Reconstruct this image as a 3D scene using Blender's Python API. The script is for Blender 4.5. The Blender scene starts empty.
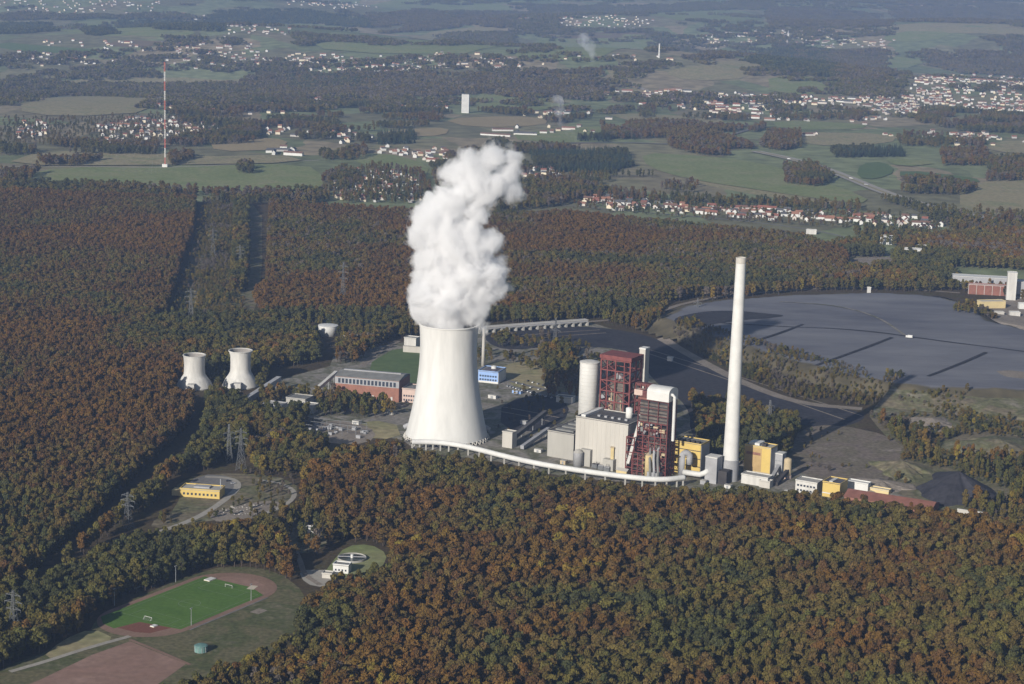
import bpy, bmesh, math, random
import numpy as np
from mathutils import Vector, Matrix, geometry

random.seed(7)
RNG = np.random.default_rng(11)
S = bpy.context.scene
COL = S.collection
R = math.radians
PI = math.pi

# ------------------------------------------------------------------ camera and sun
H, F, W_, H_ = 540.0, 2000.0, 1024, 684
PITCH, ROLL = math.atan(402 / F), R(1.7)
fw = np.array([0, math.cos(PITCH), -math.sin(PITCH)])
up0 = np.array([0, math.sin(PITCH), math.cos(PITCH)])
rt0 = np.array([1.0, 0, 0])
cup = up0 * math.cos(ROLL) - rt0 * math.sin(ROLL)
crt = rt0 * math.cos(ROLL) + up0 * math.sin(ROLL)
CAMP = np.array([0, 0, H])
cam = bpy.data.cameras.new('camera')
co = bpy.data.objects.new('camera', cam)
COL.objects.link(co)
m = Matrix.Identity(4)
for i in range(3):
    m[i][0], m[i][1], m[i][2], m[i][3] = crt[i], cup[i], -fw[i], CAMP[i]
co.matrix_world = m
cam.sensor_width = 36
cam.lens = 36 * F / W_
cam.clip_start = 5
cam.clip_end = 90000
S.camera = co

SUN_EL = R(21.7)
SHADOW = np.array([0.51, 0.86]) / np.hypot(0.51, 0.86)
sd = Vector((-SHADOW[0] * math.cos(SUN_EL), -SHADOW[1] * math.cos(SUN_EL), math.sin(SUN_EL)))
sl = bpy.data.lights.new('sun', 'SUN')
sl.energy = 4.2
sl.angle = R(0.55)
sl.color = (1.0, 0.945, 0.86)
so = bpy.data.objects.new('sun', sl)
COL.objects.link(so)
so.rotation_euler = sd.to_track_quat('Z', 'Y').to_euler()
so.location = (-900, -900, 1500)
w = bpy.data.worlds.new('World')
S.world = w
w.use_nodes = True
nt = w.node_tree
sky = nt.nodes.new('ShaderNodeTexSky')
sky.sky_type = 'NISHITA'
sky.sun_disc = False
sky.sun_elevation = SUN_EL
sky.sun_rotation = math.atan2(sd.x, sd.y)
sky.air_density = 1.0
sky.dust_density = 1.0
bg = nt.nodes['Background']
bg.inputs[1].default_value = 0.05
nt.links.new(sky.outputs[0], bg.inputs[0])
S.view_settings.view_transform = 'Standard'
S.view_settings.look = 'None'
S.view_settings.gamma = 1
S.view_settings.exposure = 0.40
S.view_settings.use_curve_mapping = False
S.render.engine = 'CYCLES'
S.cycles.max_bounces = 20
S.cycles.diffuse_bounces = 2
S.cycles.glossy_bounces = 2
S.cycles.volume_bounces = 16
S.cycles.use_denoising = True
S.cycles.volume_step_rate = 1.0
S.cycles.volume_max_steps = 256


# ------------------------------------------------------------------ terrain height, pixels to ground
def sstep(a, b, x):
    t = np.clip((x - a) / (b - a), 0, 1)
    return t * t * (3 - 2 * t)


def base_h(x, y):
    x = np.asarray(x, float)
    y = np.asarray(y, float)
    d = np.hypot(x, y)
    wgt = sstep(5200, 9000, d)
    z = 46 * np.sin(y / 640 + 0.9 * np.sin(x / 1500)) + 34 * np.sin(x / 900 + y / 1300 + 1.3) + 18 * np.sin(x / 420 - y / 700)
    return wgt * z + 150 * sstep(9000, 22000, d)


def ray(px, py):
    px = np.asarray(px, float)
    py = np.asarray(py, float)
    a = (px - W_ / 2) / F
    b = -(py - H_ / 2) / F
    d = fw[None, :] + a[:, None] * crt[None, :] + b[:, None] * cup[None, :]
    return d / np.linalg.norm(d, axis=1)[:, None]


def gps(pts):
    """ground points under a list of picture points"""
    p = np.array(pts, float)
    d = ray(p[:, 0], p[:, 1])
    d[:, 2] = np.minimum(d[:, 2], -0.012)
    n = len(p)
    t0 = np.full(n, 500.0)
    t1 = np.full(n, 500.0)
    done = np.zeros(n, bool)
    t = np.full(n, 500.0)
    for k in range(1600):
        step = 12 + t * 0.004
        nt_ = t + step
        q = CAMP[None] + d * nt_[:, None]
        below = q[:, 2] < base_h(q[:, 0], q[:, 1])
        new = below & ~done
        t0[new] = t[new]
        t1[new] = nt_[new]
        done |= below
        t = np.where(done, t, nt_)
        if done.all():
            break
    for k in range(30):
        tm = (t0 + t1) / 2
        q = CAMP[None] + d * tm[:, None]
        below = q[:, 2] < base_h(q[:, 0], q[:, 1])
        t1 = np.where(below, tm, t1)
        t0 = np.where(below, t0, tm)
    q = CAMP[None] + d * t1[:, None]
    return q


def gp(px, py):
    return Vector(gps([(px, py)])[0])


def gpz(px, py, z):
    d = ray([px], [py])[0]
    t = (z - H) / d[2]
    return Vector(CAMP + d * t)


def proj(p):
    p = np.asarray(p, float).reshape(-1, 3) - CAMP
    zf = p @ fw
    return np.stack([W_ / 2 + F * (p @ crt) / zf, H_ / 2 - F * (p @ cup) / zf], 1)


def height_to(base, py):
    """height of a vertical thing standing at base whose top shows at row py"""
    lo, hi = 0.0, 400.0
    for _ in range(40):
        mid = (lo + hi) / 2
        if proj((base[0], base[1], base[2] + mid))[0][1] > py:
            lo = mid
        else:
            hi = mid
    return lo


def inside(poly, x, y):
    poly = np.asarray(poly, float)
    r = np.zeros(len(x), bool)
    n = len(poly)
    for i in range(n):
        x1, y1 = poly[i][:2]
        x2, y2 = poly[(i + 1) % n][:2]
        c = (y1 > y) != (y2 > y)
        if y2 != y1:
            r ^= c & (x < (x2 - x1) * (y - y1) / (y2 - y1) + x1)
    return r


def sdist(poly, x, y):
    """distance to a polygon, negative inside"""
    poly = np.asarray(poly, float)
    best = np.full(len(x), 1e18)
    n = len(poly)
    for i in range(n):
        a = poly[i][:2]
        b = poly[(i + 1) % n][:2]
        ab = b - a
        t = np.clip(((x - a[0]) * ab[0] + (y - a[1]) * ab[1]) / max(ab @ ab, 1e-9), 0, 1)
        dx = x - a[0] - t * ab[0]
        dy = y - a[1] - t * ab[1]
        best = np.minimum(best, dx * dx + dy * dy)
    best = np.sqrt(best)
    return np.where(inside(poly, x, y), -best, best)


def vnoise(x, y, sc, seed=0):
    x = np.asarray(x, float) / sc + 37.1 * seed
    y = np.asarray(y, float) / sc + 11.7 * seed
    xi = np.floor(x)
    yi = np.floor(y)
    fx = x - xi
    fy = y - yi
    fx = fx * fx * (3 - 2 * fx)
    fy = fy * fy * (3 - 2 * fy)

    def h(a, b):
        v = np.sin(a * 127.1 + b * 311.7 + seed * 74.7) * 43758.5453
        return v - np.floor(v)
    return (h(xi, yi) * (1 - fx) + h(xi + 1, yi) * fx) * (1 - fy) + (h(xi, yi + 1) * (1 - fx) + h(xi + 1, yi + 1) * fx) * fy


# the coal plateau on the right: a raised flat heap with sloping sides
PLZ = 16.0
PL_PX = [(664, 318), (690, 306), (730, 300), (800, 295), (880, 293), (940, 297), (968, 306), (985, 320), (1024, 330), (1110, 342),
         (1150, 360), (1130, 392), (1024, 389), (960, 388), (905, 384), (860, 377), (800, 361), (750, 346), (705, 332)]
PL = [tuple(gpz(a, b, PLZ))[:2] for a, b in PL_PX]


def ground_h(x, y):
    x = np.atleast_1d(np.asarray(x, float))
    y = np.atleast_1d(np.asarray(y, float))
    z = base_h(x, y)
    near = (y > 2000) & (y < 3600) & (x > 0)
    if near.any():
        d = sdist(PL, x[near], y[near])
        z[near] = np.maximum(z[near], PLZ * (1 - sstep(0, 46, d)))
    return z


# ------------------------------------------------------------------ materials
def nodes_of(mt):
    mt.use_nodes = True
    n = mt.node_tree.nodes
    return mt.node_tree, n, n['Principled BSDF']


def mat(name, col, rough=0.85, var=0.25, scale=0.08, streak=0.0, spec=0.2, metal=0.0, dirt=None):
    mt = bpy.data.materials.new(name)
    t, n, b = nodes_of(mt)
    b.inputs['Roughness'].default_value = rough
    b.inputs['Specular IOR Level'].default_value = spec
    b.inputs['Metallic'].default_value = metal
    geo = n.new('ShaderNodeNewGeometry')
    mp = n.new('ShaderNodeMapping')
    mp.inputs['Scale'].default_value = (scale, scale, scale * (0.15 if streak else 1))
    t.links.new(geo.outputs['Position'], mp.inputs[0])
    nz = n.new('ShaderNodeTexNoise')
    nz.inputs['Scale'].default_value = 1
    nz.inputs['Detail'].default_value = 6
    nz.inputs['Roughness'].default_value = 0.65
    t.links.new(mp.outputs[0], nz.inputs['Vector'])
    rp = n.new('ShaderNodeValToRGB')
    d = dirt or tuple(c * (1 - var) for c in col)
    rp.color_ramp.elements[0].position = 0.35
    rp.color_ramp.elements[1].position = 0.62
    rp.color_ramp.elements[0].color = (*d, 1)
    rp.color_ramp.elements[1].color = (*col, 1)
    t.links.new(nz.outputs['Fac'], rp.inputs[0])
    t.links.new(rp.outputs[0], b.inputs['Base Color'])
    return mt


def ground_mat(name, cols, scale=0.02, fine=0.25, warp=3.0, stretch=(1, 1)):
    """a patchy surface in several colours"""
    mt = bpy.data.materials.new(name)
    t, n, b = nodes_of(mt)
    b.inputs['Roughness'].default_value = 0.95
    b.inputs['Specular IOR Level'].default_value = 0.05
    geo = n.new('ShaderNodeNewGeometry')
    mp = n.new('ShaderNodeMapping')
    mp.inputs['Scale'].default_value = (stretch[0], stretch[1], 1)
    t.links.new(geo.outputs['Position'], mp.inputs[0])
    nz = n.new('ShaderNodeTexNoise')
    nz.inputs['Scale'].default_value = scale
    nz.inputs['Detail'].default_value = 8
    nz.inputs['Roughness'].default_value = 0.6
    nz.inputs['Distortion'].default_value = 0.6
    t.links.new(mp.outputs[0], nz.inputs['Vector'])
    rp = n.new('ShaderNodeValToRGB')
    cr = rp.color_ramp
    k = len(cols)
    while len(cr.elements) < k:
        cr.elements.new(0.5)
    for i, c in enumerate(cols):
        cr.elements[i].position = 0.3 + 0.4 * i / max(1, k - 1)
        cr.elements[i].color = (*c, 1)
    t.links.new(nz.outputs['Fac'], rp.inputs[0])
    n2 = n.new('ShaderNodeTexNoise')
    n2.inputs['Scale'].default_value = scale * 9
    n2.inputs['Detail'].default_value = 5
    t.links.new(mp.outputs[0], n2.inputs['Vector'])
    mr = n.new('ShaderNodeMapRange')
    mr.inputs[1].default_value = 0.3
    mr.inputs[2].default_value = 0.7
    mr.inputs[3].default_value = 1 - fine
    mr.inputs[4].default_value = 1 + fine
    t.links.new(n2.outputs['Fac'], mr.inputs[0])
    mx = n.new('ShaderNodeMix')
    mx.data_type = 'RGBA'
    mx.blend_type = 'MULTIPLY'
    mx.inputs[0].default_value = 1
    t.links.new(rp.outputs[0], mx.inputs[6])
    t.links.new(mr.outputs[0], mx.inputs[7])
    t.links.new(mx.outputs[2], b.inputs['Base Color'])
    return mt


def leaf_mat(name, col, hue=0.012, val=0.22):
    mt = bpy.data.materials.new(name)
    t, n, b = nodes_of(mt)
    b.inputs['Roughness'].default_value = 0.8
    b.inputs['Specular IOR Level'].default_value = 0.12
    oi = n.new('ShaderNodeObjectInfo')
    hs = n.new('ShaderNodeHueSaturation')
    hs.inputs['Color'].default_value = (*col, 1)
    mr = n.new('ShaderNodeMapRange')
    mr.inputs[3].default_value = 0.5 - hue
    mr.inputs[4].default_value = 0.5 + hue
    t.links.new(oi.outputs['Random'], mr.inputs[0])
    t.links.new(mr.outputs[0], hs.inputs['Hue'])
    mu = n.new('ShaderNodeMath')
    mu.operation = 'MULTIPLY'
    mu.inputs[1].default_value = 17.31
    t.links.new(oi.outputs['Random'], mu.inputs[0])
    fr = n.new('ShaderNodeMath')
    fr.operation = 'FRACT'
    t.links.new(mu.outputs[0], fr.inputs[0])
    m2 = n.new('ShaderNodeMapRange')
    m2.inputs[3].default_value = 1 - val
    m2.inputs[4].default_value = 1 + val
    t.links.new(fr.outputs[0], m2.inputs[0])
    # leaf to leaf difference within one crown
    geo = n.new('ShaderNodeNewGeometry')
    m3 = n.new('ShaderNodeMapRange')
    m3.inputs[3].default_value = 0.84
    m3.inputs[4].default_value = 1.16
    t.links.new(geo.outputs['Random Per Island'], m3.inputs[0])
    m4 = n.new('ShaderNodeMath')
    m4.operation = 'MULTIPLY'
    t.links.new(m2.outputs[0], m4.inputs[0])
    t.links.new(m3.outputs[0], m4.inputs[1])
    t.links.new(m4.outputs[0], hs.inputs['Value'])
    t.links.new(hs.outputs[0], b.inputs['Base Color'])
    return mt


M = {}
M['white'] = mat('white_paint', (.66, .655, .63), .7, .13, .09)
M['white_rough'] = mat('weathered_white', (.60, .585, .55), .85, .25, .12, streak=1)
M['tower'] = mat('pale_concrete_shell', (.67, .665, .64), .85, .14, .10, streak=1)
M['tower_old'] = mat('stained_white_concrete', (.62, .605, .57), .85, .28, .12, streak=1)
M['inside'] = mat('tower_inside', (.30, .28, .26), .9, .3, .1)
M['concrete'] = mat('concrete', (.40, .385, .35), .9, .22, .06, streak=1)
M['concrete_pale'] = mat('pale_concrete', (.50, .475, .43), .9, .15, .07, streak=1)
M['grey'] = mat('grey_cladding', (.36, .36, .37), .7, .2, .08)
M['grey_dark'] = mat('dark_roofing_felt', (.11, .105, .105), .9, .3, .1)
M['grey_roof'] = mat('grey_roofing', (.22, .22, .21), .9, .25, .1)
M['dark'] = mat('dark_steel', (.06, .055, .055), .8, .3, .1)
M['boiler'] = mat('boiler_casing', (.17, .145, .125), .8, .45, .18)
M['red'] = mat('red_steel', (.21, .068, .062), .7, .3, .2)
M['red_dark'] = mat('dark_red_steel', (.16, .06, .055), .8, .35, .2)
M['red_roof'] = mat('red_brown_roofing', (.26, .115, .085), .85, .25, .1)
M['yellow'] = mat('yellow_cladding', (.60, .44, .14), .6, .1, .1)
M['yellow_pale'] = mat('pale_yellow_cladding', (.66, .53, .28), .7, .15, .1)
M['ochre'] = mat('ochre_cladding', (.46, .32, .15), .75, .2, .12)
M['brownband'] = mat('brown_cladding', (.27, .14, .10), .8, .3, .3)
M['tan'] = mat('tan_concrete', (.52, .42, .27), .8, .2, .15)
M['brick'] = mat('red_brick', (.30, .145, .105), .9, .25, .15)
M['pink'] = mat('pale_pink_render', (.58, .44, .38), .85, .15, .1)
M['blue'] = mat('light_blue_cladding', (.28, .42, .72), .6, .15, .1)
M['turquoise'] = mat('turquoise_netting', (.15, .27, .25), .8, .3, .3)
M['glass'] = mat('window_glass', (.05, .06, .08), .2, .2, .1, spec=.6)
M['steel'] = mat('galvanised_steel', (.34, .35, .36), .5, .2, .3, metal=.2)
M['mast_red'] = mat('mast_red', (.55, .16, .12), .6, .1, .2)
M['mast_white'] = mat('mast_white', (.75, .73, .70), .6, .1, .2)
M['pylon'] = mat('weathered_pylon_steel', (.17, .175, .18), .7, .2, .3)
M['solar'] = mat('dark_roof_panels', (.09, .08, .10), .4, .3, .2)
M['water'] = mat('settling_water', (.035, .05, .05), .1, .2, .1, spec=.6)
M['car_white'] = mat('car_white', (.75, .75, .75), .35, .03, .5)
M['car_dark'] = mat('car_dark', (.05, .05, .06), .35, .05, .5)
M['car_silver'] = mat('car_silver', (.42, .43, .45), .35, .05, .5)
M['tyre'] = mat('tyre', (.02, .02, .02), .9, .1, .5)
M['bark'] = mat('bark', (.085, .065, .05), .95, .35, .6)


# ------------------------------------------------------------------ mesh builder and scene helpers
class MB:
    def __init__(s):
        s.v = []
        s.f = []
        s.mi = []

    def add(s, vs, fs, mi=0):
        o = len(s.v)
        s.v += [tuple(p) for p in vs]
        s.f += [tuple(i + o for i in f) for f in fs]
        s.mi += [mi] * len(fs)

    def box(s, x0, x1, y0, y1, z0, z1, mi=0):
        s.add([(x0, y0, z0), (x1, y0, z0), (x1, y1, z0), (x0, y1, z0), (x0, y0, z1), (x1, y0, z1), (x1, y1, z1), (x0, y1, z1)],
              [(0, 3, 2, 1), (4, 5, 6, 7), (0, 1, 5, 4), (1, 2, 6, 5), (2, 3, 7, 6), (3, 0, 4, 7)], mi)
        return s

    def lathe(s, prof, n=24, cx=0, cy=0, cap0=True, cap1=True, mi=0):
        vs, fs = [], []
        for r, z in prof:
            for k in range(n):
                a = 2 * PI * k / n
                vs.append((cx + r * math.cos(a), cy + r * math.sin(a), z))
        for j in range(len(prof) - 1):
            for k in range(n):
                k2 = (k + 1) % n
                fs.append((j * n + k, j * n + k2, (j + 1) * n + k2, (j + 1) * n + k))
        if cap0:
            fs.append(tuple(range(n))[::-1])
        if cap1:
            o = (len(prof) - 1) * n
            fs.append(tuple(o + k for k in range(n)))
        s.add(vs, fs, mi)
        return s

    def bar(s, p, q, w, mi=0, w2=None):
        p = Vector(p)
        q = Vector(q)
        d = (q - p)
        if d.length < 1e-6:
            return s
        d.normalize()
        a = d.cross(Vector((0, 0, 1)))
        if a.length < 0.01:
            a = Vector((1, 0, 0))
        a.normalize()
        b = d.cross(a).normalized()
        w2 = w if w2 is None else w2
        vs = []
        for c, ww in ((p, w), (q, w2)):
            for i, j in ((-1, -1), (1, -1), (1, 1), (-1, 1)):
                vs.append(c + a * (i * ww / 2) + b * (j * ww / 2))
        s.add(vs, [(0, 1, 5, 4), (1, 2, 6, 5), (2, 3, 7, 6), (3, 0, 4, 7), (3, 2, 1, 0), (4, 5, 6, 7)], mi)
        return s

    def tube(s, pts, r, n=12, mi=0):
        pts = [Vector(p) for p in pts]
        vs, fs = [], []
        for i, p in enumerate(pts):
            d = (pts[min(i + 1, len(pts) - 1)] - pts[max(i - 1, 0)]).normalized()
            a = d.cross(Vector((0, 0, 1)))
            if a.length < 0.05:
                a = d.cross(Vector((1, 0, 0)))
            a.normalize()
            b = a.cross(d).normalized()
            for k in range(n):
                t = 2 * PI * k / n
                vs.append(p + a * (r * math.cos(t)) + b * (r * math.sin(t)))
        for i in range(len(pts) - 1):
            for k in range(n):
                k2 = (k + 1) % n
                fs.append((i * n + k, i * n + k2, (i + 1) * n + k2, (i + 1) * n + k))
        fs.append(tuple(range(n))[::-1])
        o = (len(pts) - 1) * n
        fs.append(tuple(o + k for k in range(n)))
        s.add(vs, fs, mi)
        return s

    def gable(s, x0, x1, y0, y1, z0, z1, over=0.6, mi=0):
        """pitched roof, ridge along x, a closed solid"""
        ym = (y0 + y1) / 2
        x0 -= over
        x1 += over
        y0 -= over
        y1 += over
        s.add([(x0, y0, z0), (x1, y0, z0), (x1, y1, z0), (x0, y1, z0), (x0, ym, z1), (x1, ym, z1)],
              [(0, 3, 2, 1), (0, 1, 5, 4), (2, 3, 4, 5), (1, 2, 5), (3, 0, 4)], mi)
        return s

    def mesh(s, name, mats, smooth=False):
        me = bpy.data.meshes.new(name)
        me.from_pydata(s.v, [], s.f)
        for mt in (mats if isinstance(mats, (list, tuple)) else [mats]):
            me.materials.append(mt)
        if any(s.mi):
            me.polygons.foreach_set('material_index', s.mi)
        if smooth:
            me.polygons.foreach_set('use_smooth', [True] * len(me.polygons))
        me.update()
        return me

    def build(s, name, mats, parent=None, smooth=False):
        o = bpy.data.objects.new(name, s.mesh(name, mats, smooth))
        COL.objects.link(o)
        if parent:
            o.parent = parent
        return o


def tag(o, label=None, cat=None, group=None, kind=None):
    if label:
        o['label'] = label
    if cat:
        o['category'] = cat
    if group:
        o['group'] = group
    if kind:
        o['kind'] = kind
    return o


def thing(name, label, cat, loc, rz=0.0, group=None):
    o = bpy.data.objects.new(name, None)
    o.empty_display_size = 5
    COL.objects.link(o)
    o.location = loc
    o.rotation_euler = (0, 0, rz)
    return tag(o, label, cat, group)


def copy_tree(o, parent=None):
    c = o.copy()
    COL.objects.link(c)
    if parent:
        c.parent = parent
    for ch in list(o.children):
        copy_tree(ch, c)
    return c


# zones kept free of trees, filled while building
KEEP_POLY, KEEP_CIRC = [], []


def keep(loc, r):
    KEEP_CIRC.append((loc[0], loc[1], r))


# ------------------------------------------------------------------ ground sheet and draped surfaces
def ground_sheet():
    nr, nc = 420, 260
    ds = 350 * (45000 / 350) ** np.linspace(0, 1, nr)
    xs = np.linspace(-1.0, 1.0, nc)
    X = xs[None, :] * (ds[:, None] * 0.75 + 500)
    Y = np.repeat(ds[:, None], nc, 1)
    Z = base_h(X, Y)
    v = np.stack([X.ravel(), Y.ravel(), Z.ravel()], 1)
    idx = np.arange(nr * nc).reshape(nr, nc)
    f = np.stack([idx[:-1, :-1].ravel(), idx[:-1, 1:].ravel(), idx[1:, 1:].ravel(), idx[1:, :-1].ravel()], 1)
    me = bpy.data.meshes.new('ground')
    me.from_pydata(v.tolist(), [], f.tolist())
    me.polygons.foreach_set('use_smooth', [True] * len(me.polygons))
    o = bpy.data.objects.new('ground', me)
    COL.objects.link(o)
    tag(o, kind='structure')
    mt = bpy.data.materials.new('countryside')
    t, n, b = nodes_of(mt)
    b.inputs['Roughness'].default_value = 0.95
    b.inputs['Specular IOR Level'].default_value = 0.05
    geo = n.new('ShaderNodeNewGeometry')
    wn = n.new('ShaderNodeTexNoise')
    wn.inputs['Scale'].default_value = 0.0016
    wn.inputs['Detail'].default_value = 3
    t.links.new(geo.outputs['Position'], wn.inputs['Vector'])
    sc = n.new('ShaderNodeVectorMath')
    sc.operation = 'MULTIPLY_ADD'
    sc.inputs[1].default_value = (420, 420, 0)
    t.links.new(wn.outputs['Color'], sc.inputs[0])
    t.links.new(geo.outputs['Position'], sc.inputs[2])
    mp = n.new('ShaderNodeMapping')
    mp.inputs['Scale'].default_value = (1, 0.55, 0)
    mp.inputs['Rotation'].default_value = (0, 0, 0.35)
    t.links.new(sc.outputs[0], mp.inputs[0])
    vo = n.new('ShaderNodeTexVoronoi')
    vo.inputs['Scale'].default_value = 0.0042
    t.links.new(mp.outputs[0], vo.inputs['Vector'])
    sep = n.new('ShaderNodeSeparateColor')
    t.links.new(vo.outputs['Color'], sep.inputs[0])
    rp = n.new('ShaderNodeValToRGB')
    cr = rp.color_ramp
    cr.interpolation = 'CONSTANT'
    cols = [(0, (0.223, 0.206, 0.120)), (0.2, (0.189, 0.214, 0.110)), (0.38, (0.286, 0.237, 0.153)), (0.52, (0.177, 0.167, 0.098)), (0.62, (0.206, 0.229, 0.120)), (0.76, (0.219, 0.191, 0.121)), (0.84, (0.162, 0.182, 0.093)), (0.93, (0.177, 0.167, 0.098))]
    while len(cr.elements) < len(cols):
        cr.elements.new(0.5)
    for e, (p, c) in zip(cr.elements, cols):
        e.position = p
        e.color = (*c, 1)
    t.links.new(sep.outputs[0], rp.inputs[0])
    nz = n.new('ShaderNodeTexNoise')
    nz.inputs['Scale'].default_value = 0.02
    nz.inputs['Detail'].default_value = 8
    t.links.new(geo.outputs['Position'], nz.inputs['Vector'])
    mr = n.new('ShaderNodeMapRange')
    mr.inputs[1].default_value = .3
    mr.inputs[2].default_value = .7
    mr.inputs[3].default_value = .65
    mr.inputs[4].default_value = 1.3
    t.links.new(nz.outputs['Fac'], mr.inputs[0])
    mx = n.new('ShaderNodeMix')
    mx.data_type = 'RGBA'
    mx.blend_type = 'MULTIPLY'
    mx.inputs[0].default_value = 1
    t.links.new(rp.outputs[0], mx.inputs[6])
    t.links.new(mr.outputs[0], mx.inputs[7])
    t.links.new(mx.outputs[2], b.inputs['Base Color'])
    me.materials.append(mt)
    return o


ground_sheet()
LAYER = [0]


def drape_world(name, pts, mt, off=None, kind='structure', z=None):
    """a surface lying on the terrain inside a closed outline"""
    pts = [Vector((p[0], p[1])) for p in pts]
    cx = sum(p.x for p in pts) / len(pts)
    cy = sum(p.y for p in pts) / len(pts)
    d = math.hypot(cx, cy)
    if off is None:
        LAYER[0] = (LAYER[0] + 1) % 12
        off = (0.05 + 0.01 * LAYER[0]) if d < 4800 else 1.0 + 0.12 * LAYER[0]
    verts = []
    n = len(pts)
    seg = max(20, d / 55)
    for i in range(n):
        a, b = pts[i], pts[(i + 1) % n]
        k = max(1, int((b - a).length / seg)) if d > 4800 else 1
        for j in range(k):
            verts.append(a.lerp(b, j / k))
    nb = len(verts)
    edges = [(i, (i + 1) % nb) for i in range(nb)]
    if d > 4800:
        x0, x1 = min(p.x for p in pts), max(p.x for p in pts)
        y0, y1 = min(p.y for p in pts), max(p.y for p in pts)
        gx, gy = np.meshgrid(np.arange(x0, x1, seg), np.arange(y0, y1, seg))
        gx = gx.ravel()
        gy = gy.ravel()
        poly = [(p.x, p.y) for p in pts]
        sdv = sdist(poly, gx, gy)
        for a, b in zip(gx[sdv < -seg * 0.4], gy[sdv < -seg * 0.4]):
            verts.append(Vector((a, b)))
    r = geometry.delaunay_2d_cdt(verts, edges, [], 1, 1e-4)
    vo, fo = r[0], r[2]
    xs = np.array([p.x for p in vo])
    ys = np.array([p.y for p in vo])
    zs = ground_h(xs, ys) + off if z is None else np.full(len(xs), z)
    mb = MB()
    faces = []
    for f in fo:
        a, b, c = vo[f[0]], vo[f[1]], vo[f[2]]
        if (b - a).cross(c - a) < 0:
            f = f[::-1]
        faces.append(tuple(f))
    mb.add(list(zip(xs, ys, zs)), faces)
    o = mb.build(name, mt)
    if kind:
        tag(o, kind=kind)
    return o


def smooth_outline(p, it=2, closed=True):
    """round off the corners of an outline"""
    for _ in range(it):
        q = []
        n = len(p)
        for i in range(n if closed else n - 1):
            a = np.array(p[i][:2], float)
            b = np.array(p[(i + 1) % n][:2], float)
            q += [tuple(a * .75 + b * .25), tuple(a * .25 + b * .75)]
        if not closed:
            q = [tuple(p[0][:2])] + q + [tuple(p[-1][:2])]
        p = q
    return p


def drape(name, px, mt, smooth=1, **k):
    p = [tuple(q[:2]) for q in gps(px)]
    if smooth:
        p = smooth_outline(p, smooth)
    return drape_world(name, p, mt, **k)


def ribbon(name, px, width, mt, off=None, kp=True, world=False):
    p = [tuple(q[:2]) for q in (px if world else gps(px))]
    p = smooth_outline(p, 2, closed=False)
    L, Rr = [], []
    for i in range(len(p)):
        a = np.array(p[max(0, i - 1)])
        b = np.array(p[min(len(p) - 1, i + 1)])
        d = (b - a) / max(1e-6, np.linalg.norm(b - a))
        nn = np.array([-d[1], d[0]]) * width / 2
        L.append(np.array(p[i]) + nn)
        Rr.append(np.array(p[i]) - nn)
    if kp:
        for i in range(len(p) - 1):
            a = np.array(p[i])
            b = np.array(p[i + 1])
            k = max(1, int(np.linalg.norm(b - a) / (width * .8)))
            for j in range(k):
                c = a + (b - a) * j / k
                KEEP_CIRC.append((c[0], c[1], width * .75 + 1.5))
    mb = MB()
    d0 = np.hypot(*p[0])
    if off is None:
        LAYER[0] = (LAYER[0] + 1) % 12
        off = (0.25 + 0.01 * LAYER[0]) if d0 < 4800 else 2.2 + .1 * LAYER[0]
    vs = []
    for a, b in zip(L, Rr):
        za = float(ground_h(a[0], a[1])[0]) + off
        zb = float(ground_h(b[0], b[1])[0]) + off
        vs += [(a[0], a[1], za), (b[0], b[1], zb)]
    mb.add(vs, [(2 * i + 1, 2 * i + 3, 2 * i + 2, 2 * i) for i in range(len(p) - 1)])
    return tag(mb.build(name, mt), kind='structure')


G = {}
G['meadow'] = ground_mat('meadow_grass', [(0.169, 0.206, 0.081), (0.206, 0.231, 0.100), (0.250, 0.244, 0.131)], .012, .2)
G['meadow2'] = ground_mat('bright_meadow', [(.095, .14, .055), (.115, .155, .065)], .01, .12)
G['dry'] = ground_mat('dry_meadow', [(0.240, 0.225, 0.120), (0.300, 0.255, 0.150), (0.210, 0.217, 0.105)], .012, .25)
G['stubble'] = ground_mat('stubble_field', [(0.345, 0.273, 0.159), (0.288, 0.230, 0.129)], .01, .12)
G['plough'] = ground_mat('ploughed_field', [(.19, .145, .10), (.165, .125, .085)], .01, .12)
G['floor'] = ground_mat('forest_floor', [(.055, .043, .027), (.08, .06, .035), (.068, .065, .03)], .03, .3)
G['scrub'] = ground_mat('scrubland', [(0.112, 0.100, 0.062), (0.188, 0.156, 0.106), (0.125, 0.125, 0.062), (0.263, 0.231, 0.181)], .02, .35)
G['yard'] = ground_mat('works_yard', [(0.184, 0.167, 0.144), (0.253, 0.230, 0.201), (0.115, 0.115, 0.069), (0.299, 0.276, 0.253)], .025, .3)
G['coal'] = ground_mat('coal_stock_and_shade', [(.028, .028, .034), (.05, .048, .055), (.036, .036, .042)], .02, .25)  # coal colour, also used for the tower's painted shade
G['asphalt'] = ground_mat('asphalt', [(.16, .155, .15), (.21, .20, .19)], .03, .15)
G['road'] = ground_mat('pale_road', [(.31, .285, .245), (.37, .345, .305)], .03, .12)
G['pitch'] = ground_mat('mown_pitch', [(.078, .145, .028), (.10, .175, .038)], .03, .12)
G['cinder'] = ground_mat('cinder_track', [(.21, .135, .10), (.26, .17, .13)], .05, .12)
G['redash'] = ground_mat('red_ash', [(.20, .085, .06), (.17, .075, .055)], .06, .12)
G['ash'] = ground_mat('brown_ash_field', [(.29, .18, .145), (.25, .16, .125), (.32, .21, .17)], .02, .12)
G['rough'] = ground_mat('rough_grass', [(.105, .105, .05), (.14, .125, .07), (.085, .095, .04), (.165, .15, .095)], .03, .3)
G['sand'] = mat('pale_sand', (.55, .48, .38), .95, .15, .3)
G['gravel'] = ground_mat('gravel', [(.20, .17, .14), (.28, .24, .20)], .04, .2)

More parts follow.
